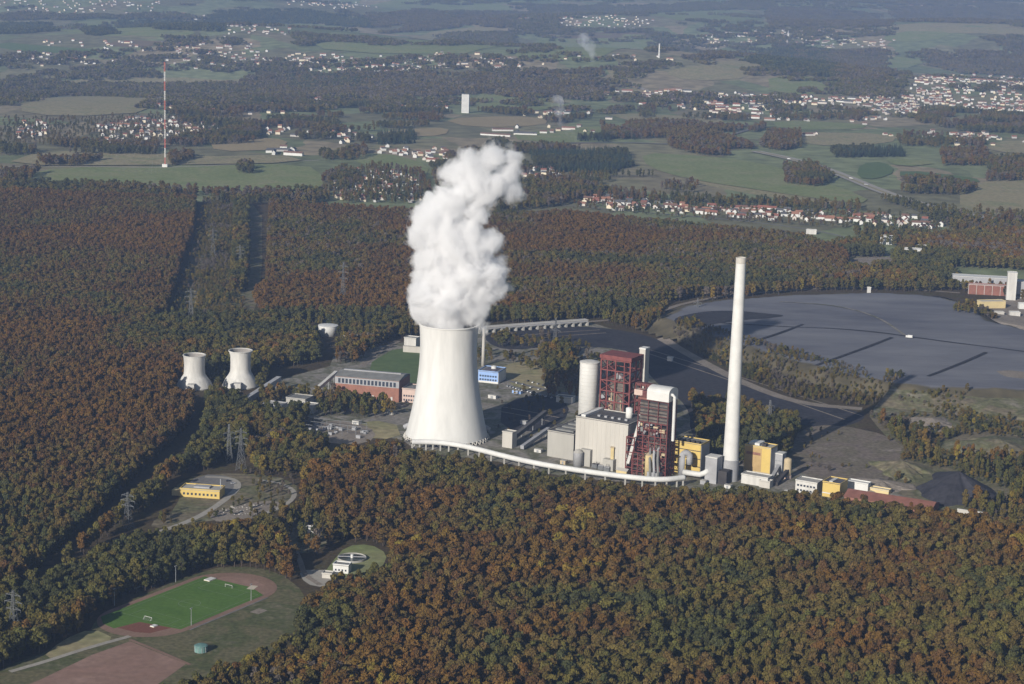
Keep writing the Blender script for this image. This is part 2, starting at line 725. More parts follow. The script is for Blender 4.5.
# ------------------------------------------------------------------ land cover
drape_world('forest_ground', [tuple(q[:2]) for q in gps([(-420, 196), (300, 203), (560, 222), (870, 262), (1060, 290), (1500, 320), (2100, 900), (-900, 900)])],
            G['floor'], off=0.03)
YARD_PX = [(420, 452), (402, 440), (330, 425), (262, 400), (270, 382), (330, 366), (335, 352), (420, 340), (480, 326), (590, 322), (640, 338),
           (700, 420), (790, 440), (850, 470), (925, 500), (925, 516), (850, 505), (720, 492), (560, 476), (500, 462)]
yard = [tuple(q[:2]) for q in gps(YARD_PX)]
drape_world('works_yard', yard, G['yard'], off=0.06)
drape('coal_and_shade_ground', [(478, 333), (540, 327), (588, 326), (640, 333), (672, 345), (720, 372), (772, 396), (862, 411), (866, 420), (832, 430), (770, 420),
                    (735, 470), (690, 440), (690, 405), (650, 380), (640, 350), (560, 345), (500, 352)], G['coal'], smooth=2, off=.10)
drape('coal_and_shade_ground', [(502, 400), (560, 393), (572, 415), (545, 432), (500, 430)], G['coal'], off=.10)  # shade of the big cooling tower, painted on the yard in coal colour
G['bank'] = ground_mat('dirt_bank', [(.12, .10, .085), (.19, .155, .13), (.15, .13, .09), (.25, .21, .18)], .025, .3)
drape('dirt_bank', [(800, 428), (835, 424), (892, 436), (905, 452), (880, 492), (800, 478), (790, 450)], G['bank'], off=.11)
drape('scrub_ground', [(866, 412), (900, 392), (960, 391), (1060, 391), (1100, 560), (1000, 520), (930, 508), (890, 490), (900, 450), (880, 430)], G['scrub'], off=.08)
drape('bare_ground', [(985, 380), (925, 400), (960, 420), (1040, 420), (1080, 390)], G['gravel'], off=.12)
ribbon('service_road', [(662, 339), (702, 362), (745, 384), (800, 404), (862, 409)], 16, G['gravel'])
ribbon('service_road', [(585, 322), (640, 318), (700, 298), (800, 289), (880, 287), (960, 293)], 9, G['gravel'])
MEADOW = [(368, 376), (372, 362), (392, 350), (420, 346), (440, 352), (440, 384), (405, 388)]
drape('meadow', MEADOW, G['meadow2'], smooth=0, off=.14)
drape('meadow', [(500, 362), (560, 362), (600, 370), (590, 392), (540, 392), (505, 384)], G['dry'], off=.12)
drape('meadow', [(395, 420), (402, 440), (340, 436), (330, 424)], G['dry'], off=.12)
ribbon('service_road', [(398, 341), (378, 352), (362, 366)], 9, G['gravel'])
ribbon('service_road', [(490, 376), (520, 384), (560, 393), (640, 412)], 7, G['asphalt'])
# roads and clearings on the near left
ribbon('road', [(40, 585), (75, 566), (105, 553), (140, 538), (178, 526), (205, 514), (228, 498), (240, 486), (232, 478), (205, 477)], 7, G['road'])
ribbon('road', [(258, 480), (280, 483), (296, 491), (291, 503), (262, 515)], 5, G['road'])
ribbon('path', [(320, 585), (304, 575), (300, 560), (292, 545), (262, 518)], 5, G['gravel'])
CLEAR1 = [(145, 525), (180, 508), (176, 478), (240, 472), (296, 480), (298, 502), (255, 520), (205, 520), (170, 530)]
drape('clearing', CLEAR1, G['scrub'], off=.09)
drape('gravel_lot', [(205, 514), (262, 500), (288, 503), (262, 517), (220, 524)], G['gravel'], off=.13)
drape('gravel_lot', [(174, 494), (222, 500), (240, 488), (232, 476), (200, 474)], G['asphalt'], off=.12)
CLEAR2 = [(318, 582), (332, 562), (346, 546), (370, 544), (388, 554), (382, 568), (360, 580), (335, 590)]
drape('meadow', CLEAR2, G['meadow'], off=.09)
drape('gravel_lot', [(298, 570), (332, 570), (345, 578), (325, 588), (305, 584)], G['road'], off=.15)
drape('forest_clearing', [(262, 520), (290, 515), (325, 528), (330, 545), (300, 556), (285, 540)], G['scrub'], off=.08)
# sports ground
SPORT = [(78, 634), (95, 612), (180, 566), (250, 560), (300, 576), (315, 600), (285, 640), (215, 668), (150, 700), (10, 720), (15, 668), (78, 640)]
drape('sports_grass', [(88, 634), (100, 614), (205, 568), (258, 566), (294, 580), (314, 612), (245, 678), (190, 690), (150, 690)], G['rough'], off=.07)
drape('sports_grass', [(-20, 690), (0, 668), (40, 655), (92, 630), (130, 640), (92, 658), (40, 684)], G['rough'], off=.06)
drape('meadow', [(172, 660), (230, 625), (285, 596), (298, 600), (290, 625), (228, 662), (195, 668)], G['rough'], off=.10)
drape('meadow', [(40, 660), (62, 640), (92, 628), (118, 640), (80, 652)], G['dry'], off=.10)
p1, p2 = gp(105.4, 605.4), gp(208, 566.4)
SA = math.atan2(p2.y - p1.y, p2.x - p1.x)
SC = gp(189.5, 603.5)
KEEP_POLY.append([tuple(q[:2]) for q in gps([(80, 640), (98, 612), (203, 569), (252, 567.5), (286, 580), (300, 612), (230, 672), (195, 672), (120, 720), (10, 720), (0, 690), (40, 664)])])


def stadium(hl, r, n=18):
    o = []
    for k in range(n + 1):
        a = -PI / 2 + PI * k / n
        o.append((hl + r * math.cos(a), r * math.sin(a)))
    for k in range(n + 1):
        a = PI / 2 + PI * k / n
        o.append((-hl + r * math.cos(a), r * math.sin(a)))
    return o


def sp(pts):
    c, s = math.cos(SA), math.sin(SA)
    return [(SC.x + c * a - s * b, SC.y + s * a + c * b) for a, b in pts]


HL, RT = 49.0, 41.0
drape_world('running_track', sp(stadium(HL, RT)), G['cinder'], off=.16)
drape_world('track_infield', sp(stadium(HL, RT - 4.4)), G['cinder'], off=.18)
drape_world('red_ash_area', sp([(-HL - 29, -10), (-HL - 24, -22), (-HL - 6, -27), (-HL + 2, -26), (-HL + 2, 10), (-HL - 29, 10)]), G['redash'], off=.20)
drape_world('red_ash_area', sp([(HL + 2, -26), (HL + 24, -20), (HL + 31, 0), (HL + 24, 20), (HL + 2, 30)]), G['ash'], off=.20)
drape_world('playing_field', sp([(-52, -35.5), (52, -35.5), (62, -14), (61, 35.5), (-HL - 18, 35), (-HL - 29, 22), (-HL - 32, 8), (-58, 2)]), G['pitch'], off=.22)
ribbon('track_edge', [(p[0], p[1], 0) for p in sp([(-HL, -RT - 1), (HL, -RT - 1)])], 1.6, G['asphalt'], off=.3, kp=False, world=True)
LINE = mat('chalk_line', (.22, .27, .19), .9, .3, .2)


def pline(name, a, b, wd=.3):
    p, q = Vector((*a, 0)), Vector((*b, 0))
    n = (q - p).normalized().cross(Vector((0, 0, 1))) * wd / 2
    return [(p + n)[:2], (p - n)[:2], (q - n)[:2], (q + n)[:2]]


mb = MB()
segs = [((-50, -31), (50, -31)), ((-50, 31), (50, 31)), ((-50, -31), (-50, 31)), ((50, -31), (50, 31)), ((0, -31), (0, 31)),
        ((-50, -20), (-34, -20)), ((-34, -20), (-34, 20)), ((-34, 20), (-50, 20)), ((50, -20), (34, -20)), ((34, -20), (34, 20)), ((34, 20), (50, 20))]
segs += [((9 * math.cos(a), 9 * math.sin(a)), (9 * math.cos(a + .35), 9 * math.sin(a + .35))) for a in np.arange(0, 6.28, .349)]
for i, (a, b) in enumerate(segs):
    q = sp(pline('l', a, b))
    mb.add([(x, y, .25 + .0007 * i) for x, y in q], [(0, 1, 2, 3)])
tag(mb.build('pitch_markings', LINE), kind='structure')
drape_world('sand_pit', sp([(12, -53), (24, -53), (24, -62), (12, -62)]), G['gravel'], off=.22)
drape_world('jump_mat_pad', sp([(58, -20), (68, -17), (66, -11), (56, -14)]), G['sand'], off=.24)
drape('ash_field', [(-10, 700), (40, 680), (92, 655), (130, 641.5), (186, 664), (150, 690), (110, 720), (0, 760)], G['ash'], off=.15, smooth=0)
ribbon('path', [(10, 672), (45, 662), (88, 648), (130, 636.5)], 5, G['road'])
ribbon('path', [(130, 640), (160, 652), (190, 665)], 3, G['cinder'])

# power line clearing through the wood
drape('forest_clearing', [(203, 196), (262, 198), (262, 290), (250, 320), (165, 320), (192, 255)], G['scrub'], off=.09)
# meadows and fields beyond the wood
FIELDS = [
    ('meadow', [(20, 176), (60, 167), (160, 167), (305, 163), (326, 178), (318, 192), (230, 193), (110, 186), (30, 186)], 'meadow'),
    ('meadow', [(0, 166), (40, 152), (140, 152), (200, 158), (280, 155), (310, 163), (165, 166)], 'dry'),
    ('meadow', [(345, 158), (372, 153), (400, 156), (430, 166), (425, 178), (385, 172)], 'meadow'),
    ('field', [(440, 119), (512, 116), (548, 119), (545, 126), (470, 128)], 'stubble'),
    ('field', [(368, 134), (410, 129), (450, 128), (445, 136), (400, 137)], 'stubble'),
    ('field', [(210, 142), (245, 137), (290, 140), (280, 150), (215, 152)], 'stubble'),
    ('meadow', [(640, 153), (700, 156), (760, 163), (790, 172), (870, 198), (860, 205), (790, 195), (690, 180), (648, 168)], 'meadow'),
    ('field', [(700, 170), (760, 178), (860, 200), (840, 206), (760, 196), (690, 182)], 'dry'),
    ('field', [(860, 164), (884, 162), (897, 172), (876, 180), (856, 178)], 'meadow2'),
    ('field', [(900, 170), (975, 178), (982, 184), (900, 179)], 'meadow2'),
    ('field', [(880, 158), (945, 163), (900, 168)], 'meadow'),
    ('field', [(960, 185), (1060, 170), (1060, 215), (960, 212)], 'dry'),
    ('field', [(990, 142), (1060, 142), (1060, 156), (985, 152)], 'dry'),
    ('field', [(560, 128), (640, 126), (660, 134), (600, 140)], 'meadow'),
    ('field', [(512, 131), (610, 132), (630, 142), (520, 143)], 'meadow'),
    ('field', [(600, 112), (720, 118), (725, 124), (640, 124)], 'dry'),
    ('field', [(770, 120), (870, 124), (860, 130), (780, 130)], 'meadow'),
    ('field', [(770, 132), (900, 134), (890, 145), (800, 146)], 'dry'),
    ('field', [(660, 72), (700, 66), (740, 60), (768, 64), (755, 78), (690, 82)], 'dry'),
    ('field', [(768, 74), (850, 80), (870, 92), (770, 96)], 'meadow'),
    ('field', [(512, 36), (655, 33), (660, 44), (520, 50)], 'meadow'),
    ('field', [(545, 33), (655, 32), (655, 37), (540, 39)], 'plough'),
    ('field', [(512, 50), (640, 48), (625, 60), (520, 62)], 'meadow'),
    ('field', [(605, 68), (640, 62), (650, 78), (615, 82)], 'dry'),
    ('field', [(410, 34), (490, 25), (500, 33), (405, 42)], 'dry'),
    ('field', [(310, 42), (400, 42), (512, 46), (510, 54), (330, 52)], 'meadow'),
    ('field', [(50, 27), (95, 18), (140, 26), (200, 32), (180, 38), (70, 36)], 'meadow'),
    ('field', [(0, 42), (40, 46), (120, 52), (60, 54), (0, 50)], 'meadow2'),
    ('field', [(260, 24), (330, 24), (370, 32), (300, 34)], 'meadow'),
    ('field', [(360, 0), (512, 4), (512, 12), (400, 10)], 'meadow'),
    ('field', [(640, 10), (768, 12), (760, 22), (650, 20)], 'meadow'),
    ('field', [(870, 25), (1060, 28), (1060, 38), (900, 34)], 'dry'),
    ('field', [(890, 32), (960, 32), (930, 42), (880, 42)], 'meadow'),
    ('field', [(885, 56), (930, 60), (900, 70), (880, 66)], 'meadow'),
    ('field', [(60, 80), (165, 76), (250, 82), (240, 86), (80, 88)], 'dry'),
    ('field', [(48, 97), (165, 95), (160, 112), (60, 118), (10, 110)], 'dry'),
    ('field', [(470, 96), (512, 92), (560, 100), (560, 110), (480, 112)], 'meadow'),
    ('field', [(780, 2), (860, 8), (830, 12), (770, 10)], 'meadow'),
    ('field', [(120, 40), (180, 42), (140, 48), (100, 46)], 'plough'),
]
for nm, px, mk in FIELDS:
    drape(nm, px, G[mk], smooth=1)
# the motorway, country roads
ribbon('motorway', [(640, 88), (655, 95), (640, 100)], 20, G['road'])
ribbon('motorway', [(755, 152), (785, 158), (815, 166), (845, 177), (885, 194), (930, 208), (1000, 222)], 36, G['road'], off=2.8)
ribbon('median_strip', [(757, 152.3), (785, 158.4), (815, 166.4), (845, 177.4), (885, 194.4), (930, 208.4)], 8, G['dry'], off=3.1)
ribbon('road', [(-60, 168), (60, 166), (165, 168), (240, 164), (320, 160)], 8, G['road'])
ribbon('road', [(512, 147), (600, 142), (700, 146), (756, 128)], 14, G['asphalt'])
ribbon('road', [(600, 82), (612, 88), (598, 96)], 18, G['road'])
ribbon('road', [(560, 205), (640, 212), (760, 222), (850, 236), (900, 262)], 8, G['asphalt'])
drape('gravel_lot', [(838, 262), (868, 256), (900, 258), (905, 268), (870, 272), (842, 274)], G['gravel'], off=.2)
drape('meadow', [(810, 240), (850, 238), (870, 250), (830, 252)], G['meadow'], off=.2)
drape('works_yard', [(975, 318), (1000, 300), (1060, 296), (1060, 330), (1000, 330)], G['gravel'], off=.2)


# coal plateau: one finely divided sheet over the raised heap
def plateau():
    xs = np.arange(min(p[0] for p in PL) - 60, max(p[0] for p in PL) + 60, 9.0)
    ys = np.arange(min(p[1] for p in PL) - 60, max(p[1] for p in PL) + 60, 9.0)
    X, Y = np.meshgrid(xs, ys)
    d = sdist(PL, X.ravel(), Y.ravel()).reshape(X.shape)
    dn = d + 10 * (vnoise(X, Y, 40, 5) - .5) * (d > -10)
    Z = PLZ * (1 - sstep(0, 46, dn)) + 1.2 * (vnoise(X, Y, 55, 2) - .5) * (d < -30) + 2.0 * (vnoise(X, Y, 22, 3) - .5) * (d > 2)
    okv = d < 44
    idx = -np.ones(X.shape, int)
    mb = MB()
    cnt = 0
    dv = []
    for i in range(X.shape[0]):
        for j in range(X.shape[1]):
            if okv[i, j]:
                idx[i, j] = cnt
                cnt += 1
                mb.v.append((X[i, j], Y[i, j], Z[i, j] + .35))
                dv.append(d[i, j])
    for i in range(X.shape[0] - 1):
        for j in range(X.shape[1] - 1):
            q = (idx[i, j], idx[i, j + 1], idx[i + 1, j + 1], idx[i + 1, j])
            if min(q) >= 0:
                mb.f.append(q)
                mb.mi.append(0)
    mt = bpy.data.materials.new('coal_plateau')
    t, n, b = nodes_of(mt)
    b.inputs['Roughness'].default_value = .95
    b.inputs['Specular IOR Level'].default_value = .05
    at = n.new('ShaderNodeAttribute')
    at.attribute_name = 'edge'
    geo = n.new('ShaderNodeNewGeometry')
    nz = n.new('ShaderNodeTexNoise')
    nz.inputs['Scale'].default_value = .03
    nz.inputs['Detail'].default_value = 7
    t.links.new(geo.outputs['Position'], nz.inputs['Vector'])
    ad = n.new('ShaderNodeMath')
    ad.operation = 'MULTIPLY_ADD'
    ad.inputs[1].default_value = 26
    ad.inputs[2].default_value = -13
    t.links.new(nz.outputs['Fac'], ad.inputs[0])
    a2 = n.new('ShaderNodeMath')
    t.links.new(ad.outputs[0], a2.inputs[0])
    t.links.new(at.outputs['Fac'], a2.inputs[1])
    mr = n.new('ShaderNodeMapRange')
    mr.inputs[1].default_value = -3
    mr.inputs[2].default_value = 3
    t.links.new(a2.outputs[0], mr.inputs[0])
    top = n.new('ShaderNodeValToRGB')
    top.color_ramp.elements[0].position = .35
    top.color_ramp.elements[1].position = .65
    top.color_ramp.elements[0].color = (.112, .113, .135, 1)
    top.color_ramp.elements[1].color = (.200, .200, .215, 1)
    mp = n.new('ShaderNodeMapping')
    mp.inputs['Scale'].default_value = (.004, .012, .01)
    mp.inputs['Rotation'].default_value = (0, 0, .5)
    t.links.new(geo.outputs['Position'], mp.inputs[0])
    n2 = n.new('ShaderNodeTexNoise')
    n2.inputs['Scale'].default_value = 1
    n2.inputs['Detail'].default_value = 9
    n2.inputs['Roughness'].default_value = .7
    t.links.new(mp.outputs[0], n2.inputs['Vector'])
    t.links.new(n2.outputs['Fac'], top.inputs[0])
    sl_ = n.new('ShaderNodeValToRGB')
    sl_.color_ramp.elements[0].position = .35
    sl_.color_ramp.elements[1].position = .7
    sl_.color_ramp.elements[0].color = (.075, .065, .04, 1)
    sl_.color_ramp.elements[1].color = (.16, .135, .085, 1)
    t.links.new(nz.outputs['Fac'], sl_.inputs[0])
    mx = n.new('ShaderNodeMix')
    mx.data_type = 'RGBA'
    t.links.new(mr.outputs[0], mx.inputs[0])
    t.links.new(top.outputs[0], mx.inputs[6])
    t.links.new(sl_.outputs[0], mx.inputs[7])
    t.links.new(mx.outputs[2], b.inputs['Base Color'])
    o = mb.build('plateau_ground', mt, smooth=True)
    at_ = o.data.attributes.new('edge', 'FLOAT', 'POINT')
    at_.data.foreach_set('value', dv)
    tag(o, kind='structure')


plateau()
for a, b, wd in (((754, 342), (803, 325), 5), ((816, 366), (892, 338), 5), ((928, 377), (986, 353), 5)):
    q = [gpz(*a, PLZ), gpz(*b, PLZ)]
    mid = (q[0] + q[1]) / 2 + Vector((4, 3, 0))
    ribbon('coal_strip', [q[0], mid, q[1]], wd, G['coal'], off=1.25, kp=False, world=True)
ribbon('vehicle_track', [gpz(700, 322, PLZ), gpz(780, 327, PLZ), gpz(860, 330, PLZ), gpz(930, 340, PLZ), gpz(1024, 352, PLZ)], 5, G['coal'], off=.9, kp=False, world=True)
ribbon('vehicle_track', [gpz(905, 336, PLZ), gpz(880, 318, PLZ), gpz(840, 306, PLZ), gpz(780, 302, PLZ)], 4, G['yard'], off=1.0, kp=False, world=True)
P = lambda a, b: tuple(gpz(a, b, PLZ))[:2]
drape_world('dark_patch', smooth_outline([P(668, 320), P(700, 312), P(735, 311), P(765, 314), P(788, 316), P(770, 319), P(745, 320), P(715, 324), P(690, 330)], 2), G['coal'], off=1.0)  # darker area at the left end of the plateau top
drape_world('dark_patch', smooth_outline([P(925, 297), P(958, 299), P(985, 306), P(1000, 302), P(985, 298), P(950, 294)], 2), G['coal'], off=1.2)


def heap(px, py, rx, ry, h, mt, seed):
    """an irregular spoil heap with gullied sides"""
    c = gp(px, py)
    rg_ = np.random.default_rng(seed)
    nr_, na = 10, 40
    ph = rg_.uniform(0, 6.28, 6)
    vs = [(c.x, c.y, h)]
    for i in range(1, nr_ + 1):
        f_ = i / nr_
        for k in range(na):
            a = 2 * PI * k / na
            rr_ = 1 + .16 * math.sin(3 * a + ph[0]) + .10 * math.sin(5 * a + ph[1]) + .07 * math.sin(11 * a + ph[2]) * f_
            z = h * (1 - f_) ** .95 + (rg_.uniform(-.4, .4) + .8 * math.sin(9 * a + ph[3])) * (f_ < 1) * f_
            vs.append((c.x + rx * f_ * rr_ * math.cos(a), c.y + ry * f_ * rr_ * math.sin(a), max(-.1, z) if f_ < 1 else -.2))
    fs = [(0, 1 + k, 1 + (k + 1) % na) for k in range(na)]
    for i in range(nr_ - 1):
        for k in range(na):
            k2 = (k + 1) % na
            fs.append((1 + i * na + k, 1 + (i + 1) * na + k, 1 + (i + 1) * na + k2, 1 + i * na + k2))
    mb = MB()
    mb.add(vs, fs)
    tag(mb.build('spoil_heap_ground', mt), kind='structure')
    keep(c, max(rx, ry) * .9)


heap(958, 492, 40, 60, 22, G['coal'], 1)
heap(880, 486, 32, 30, 7, G['gravel'], 2)
heap(902, 470, 30, 40, 10, G['scrub'], 3)
heap(932, 424, 26, 36, 7, G['gravel'], 4)
heap(1000, 450, 50, 70, 12, G['scrub'], 5)
heap(1010, 410, 50, 60, 8, G['scrub'], 6)

# ------------------------------------------------------------------ the power station
RZ = R(-30)
uv = lambda loc, u, v, z=0: Vector((loc[0] + u * math.cos(RZ) - v * math.sin(RZ), loc[1] + u * math.sin(RZ) + v * math.cos(RZ), z))


def scale_at(loc):
    return loc[1] / F / math.cos(PITCH)


# big cooling tower
base = gp(446.5, 437)
ct = thing('cooling_tower', 'tall wide white cooling tower with steam rising from its top', 'cooling tower', base)
hT = height_to(base, 324)
prof = []
r0, rt_, rm, zt = 46.0, 32.6, 31.2, .80
for k in range(33):
    z = 3 + (hT - 3) * k / 32
    f_ = z / hT
    if f_ < zt:
        b_ = zt / math.sqrt((r0 / rm) ** 2 - 1)
        rr = rm * math.sqrt(1 + ((zt - f_) / b_) ** 2)
    else:
        rr = rm + (rt_ - rm) * ((f_ - zt) / (1 - zt)) ** 2
    prof.append((rr, z))
mb = MB()
mb.lathe(prof, 72, cap0=False, cap1=False)
mb.build('shell', M['tower'], ct, smooth=True)
mb = MB()
mb.lathe([(r - .9, z) for r, z in prof][::-1], 72, cap0=False, cap1=False)
mb.build('inner_lining', M['inside'], ct, smooth=True)
mb = MB()
mb.lathe([(rt_ - .95, hT - .6), (rt_ + .9, hT - .6), (rt_ + .9, hT + .7), (rt_ - .95, hT + .7), (rt_ - .95, hT - .6)], 72, cap0=False, cap1=False)
mb.build('rim', M['white'], ct)
mb = MB()
for k in range(48):
    a = 2 * PI * k / 48
    for da in (-.062, .062):
        mb.bar((47.5 * math.cos(a), 47.5 * math.sin(a), 0), (45.4 * math.cos(a + da), 45.4 * math.sin(a + da), 3.4), 1.0)
mb.build('leg_lattice', M['concrete_pale'], ct)
keep(base, 54)
for k, (px_) in enumerate(((429, 436), (456, 437))):
    q = gp(*px_)
    d = Vector((q.x - base.x, q.y - base.y, 0)).normalized()
    mb = MB()
    c = d * 43.6
    mb.tube([(c.x - d.x * 6, c.y - d.y * 6, 14), (c.x + d.x * 4, c.y + d.y * 4, 8.5)], 2.6, 14)
    o = mb.build('inlet_pipe', M['grey'], ct)

# chimney
base = gp(729.6, 480)
hC = height_to(base, 257.3)
ch = thing('chimney', 'very tall slender white chimney tapering to a flat top', 'chimney', base)
MB().lathe([(8.0, 22), (7.2, hC * .3), (6.3, hC * .6), (5.5, hC * .85), (5.1, hC - 6)], 40, cap0=False, cap1=False).build('shaft', M['white'], ch, smooth=True)
MB().lathe([(8.7, 0), (8.5, 22), (8.0, 22.5)], 40, cap1=False).build('plinth', M['grey'], ch)
mb = MB().lathe([(5.1, hC - 6), (5.35, hC - 5.8), (5.35, hC - .3), (4.6, hC), (4.6, hC - 3)], 40, cap0=False)
mb.build('top_collar', M['concrete_pale'], ch)
keep(base, 22)

# the two small old cooling towers
for (cx, by, ty, rb, rt2, lb) in ((194.5, 387, 355, 18.5, 11.2, 'small squat white cooling tower with wide skirt standing farther from the big tower'),
                                  (240.5, 386, 350.5, 18.0, 11.8, 'small squat white cooling tower beside the trees closer to the big tower')):
    base = gp(cx, by)
    s = scale_at(base)
    h = height_to(base, ty)
    t_ = thing('small_cooling_tower', lb, 'cooling tower', base, 0, 'pair of small old cooling towers')
    rb *= s
    rt2 *= s
    prof = [(rb, 1.2), (rb * .96, h * .08), (rb * .85, h * .2), (rb * .67, h * .33), (rb * .585, h * .41), (rb * .565, h * .52), (rb * .56, h * .68), (rb * .575, h * .86), (rt2 * 1.0, h)]
    MB().lathe(prof, 48, cap0=False, cap1=False).build('shell', M['tower_old'], t_, smooth=True)
    MB().lathe([(r - .7, z) for r, z in prof][::-1], 48, cap0=False, cap1=False).build('inner_lining', M['inside'], t_, smooth=True)
    MB().lathe([(rt2 - .8, h - .5), (rt2 + .5, h - .5), (rt2 + .5, h + .4), (rt2 - .8, h + .4), (rt2 - .8, h - .5)], 48, cap0=False, cap1=False).build('rim', M['white_rough'], t_)
    MB().lathe([(rb * .98, 0), (rb * .98, 1.6), (rb * .9, 1.6)], 40).build('base_ring', M['concrete'], t_)
    mb = MB()
    mb.box(-4, 4, -rb - 7, -rb + 3, 0, 9)
    mb.build('pump_house', M['white_rough'], t_)
    keep(base, rb + 7)
    for f_ in (12, 22):
        keep(gp(cx, by + f_ * .55), rb + 4)


def windows(parent, x0, x1, z0, z1, n, y=-.12, fill=.65, name='window', mk='glass', y1=.1):
    """a row of like pieces, each a mesh of its own"""
    st = (x1 - x0) / n
    for k in range(n):
        MB().box(x0 + st * (k + .5 - fill / 2), x0 + st * (k + .5 + fill / 2), y, y1, z0, z1).build(name, M[mk], parent)


def block(name, label, cat, px, py, wpx, dep, top, wm='grey', rm='grey_dark', rz=RZ, parapet=.9, group=None, keepr=True, win=None):
    loc = gp(px, py)
    s = scale_at(loc)
    wd = wpx * s / abs(math.cos(rz))
    h = height_to(loc, top)
    t = thing(name, label, cat, loc, rz, group)
    wl = MB().box(0, wd, 0, dep, 0, h).build('wall', M[wm], t)
    mb = MB()
    e = .35
    mb.box(-e, wd + e, -e, dep + e, h + .003, h + .5)
    rf = mb.build('roof', M[rm], t)
    if parapet:
        mb = MB()
        for a in ((-e, wd + e, -e, .25), (-e, wd + e, dep - .25, dep + e), (-e, .25, .26, dep - .26), (wd - .25, wd + e, .26, dep - .26)):
            mb.box(*a, h + .504, h + .5 + parapet)
        mb.build('parapet', M[wm], rf)
    if win:
        n, rows, z0, zh, zs = win
        for r_ in range(rows):
            windows(wl, wd * .05, wd * .95, z0 + r_ * zs, z0 + r_ * zs + zh, n)
    if keepr:
        for i in range(int(wd / 12) + 1):
            for j in range(int(dep / 12) + 1):
                c = Vector(loc) + Vector((math.cos(rz) * min(wd, i * 12) - math.sin(rz) * min(dep, j * 12), math.sin(rz) * min(wd, i * 12) + math.cos(rz) * min(dep, j * 12), 0))
                keep(c, 12)
    t_roof[t.name] = rf
    t_wall[t.name] = wl
    return t, wd, h, loc


t_roof, t_wall = {}, {}


# turbine hall, a pale concrete block
th, wd, h, thl = block('turbine_hall', 'large windowless pale concrete hall in front of the red steel tower', 'building', 574.5, 463, 51, 46, 417, 'concrete_pale', 'grey_dark')
mb = MB()
for k in range(1, 12):
    mb.box(wd * k / 12 - .15, wd * k / 12 + .15, -.18, .05, 2, h - 1)
mb.build('panel_joints', M['concrete_pale'], th)
MB().box(wd * .15, wd * .34, -5, -.02, 0, 18).build('annex', M['concrete'], th)
MB().box(wd * .6, wd * .8, -7, -.02, 0, 12).build('annex', M['concrete'], th)
MB().box(4, 9, 4, 44, h + .6, h + 3).build('roof_light', M['white'], t_roof[th.name])
for k in range(5):
    MB().box(18 + k * 8, 21 + k * 8, 14, 17, h + .6, h + 2.4).build('roof_vent', M['grey'], t_roof[th.name])
# lower block beside it
lb_, wd2, h2, _ = block('switch_house', 'low pale grey block with dark flat roof at the end of the concrete hall', 'building', 547, 456, 26, 66, 431, 'concrete', 'grey_dark')
for k in range(4):
    MB().box(5, wd2 - 5, 8 + k * 14, 14 + k * 14, h2 + .6, h2 + 2.2).build('roof_light', M['grey_roof'], t_roof[lb_.name])
# white silo
loc = uv(thl, -10, 80)
h = height_to(loc, 362)
cxp = proj(loc)[0]
loc = loc + Vector(((586.5 - cxp[0]) * scale_at(loc), 0, 0))
si = thing('silo', 'tall round white silo beside the red steel boiler tower', 'silo', loc)
MB().lathe([(10.6, 0), (10.6, h - 1)], 40, cap1=False).build('shell', M['white'], si, smooth=True)
MB().lathe([(11, h - 1), (11, h), (6, h + 1.2), (0.4, h + 1.6)], 40).build('roof', M['white_rough'], si)
mb = MB()
for k in range(int(h / 4)):
    mb.lathe([(10.7, k * 4 + 1), (10.78, k * 4 + 1.2), (10.7, k * 4 + 1.4)], 40, cap0=False, cap1=False)
mb.build('hoops', M['white_rough'], si)


def steelwork(mb, x0, x1, y0, y1, z0, z1, nx, ny, nz, w=1.0, brace=True):
    xs = [x0 + (x1 - x0) * i / nx for i in range(nx + 1)]
    ys = [y0 + (y1 - y0) * i / ny for i in range(ny + 1)]
    zs = [z0 + (z1 - z0) * i / nz for i in range(nz + 1)]
    for x in xs:
        for y in ys:
            if x in (x0, x1) or y in (y0, y1):
                mb.bar((x, y, z0), (x, y, z1), w)
    for z in zs[1:]:
        for y in (y0, y1):
            mb.bar((x0, y, z), (x1, y, z), w * .75)
        for x in (x0, x1):
            mb.bar((x, y0, z), (x, y1, z), w * .75)
    if brace:
        for k in range(nz):
            for i in range(nx):
                if (i + k) % 2 == 0:
                    mb.bar((xs[i], y0, zs[k]), (xs[i + 1], y0, zs[k + 1]), w * .38)
                    mb.bar((xs[i + 1], y0, zs[k]), (xs[i], y0, zs[k + 1]), w * .38)
            for j in range(ny):
                mb.bar((x1, ys[j], zs[k]), (x1, ys[j + 1], zs[k + 1]), w * .38)
                mb.bar((x0, ys[j + 1], zs[k]), (x0, ys[j], zs[k + 1]), w * .38)


# first boiler tower, red steel
loc = uv(thl, 2.5, 62)
bx = proj(loc)[0]
loc = loc + Vector(((598 - bx[0]) * scale_at(loc), 0, 0))
h = height_to(loc, 354)
bt = thing('boiler_tower', 'tall open red steel boiler tower with red roof beside the white silo', 'boiler house', loc, RZ)
WB, DB = 35.0, 26.0
mb = MB()
steelwork(mb, 0, WB, 0, DB, 0, h - 5, 2, 2, 9, 1.5)
mb.bar((WB * .22, -.2, 0), (WB * .22, -.2, h - 6), 1.1)
mb.bar((WB * .8, -.2, 0), (WB * .8, -.2, h - 6), 1.1)
mb.build('steel_frame', M['red'], bt)
MB().box(-1.5, WB + 1.5, -1.5, DB + 1.5, h - 4, h).build('roof', M['red'], bt)
mb = MB()
mb.box(WB * .28, WB * .78, 4, DB - 4, 6, h - 26)
mb.build('boiler_casing', M['boiler'], bt)
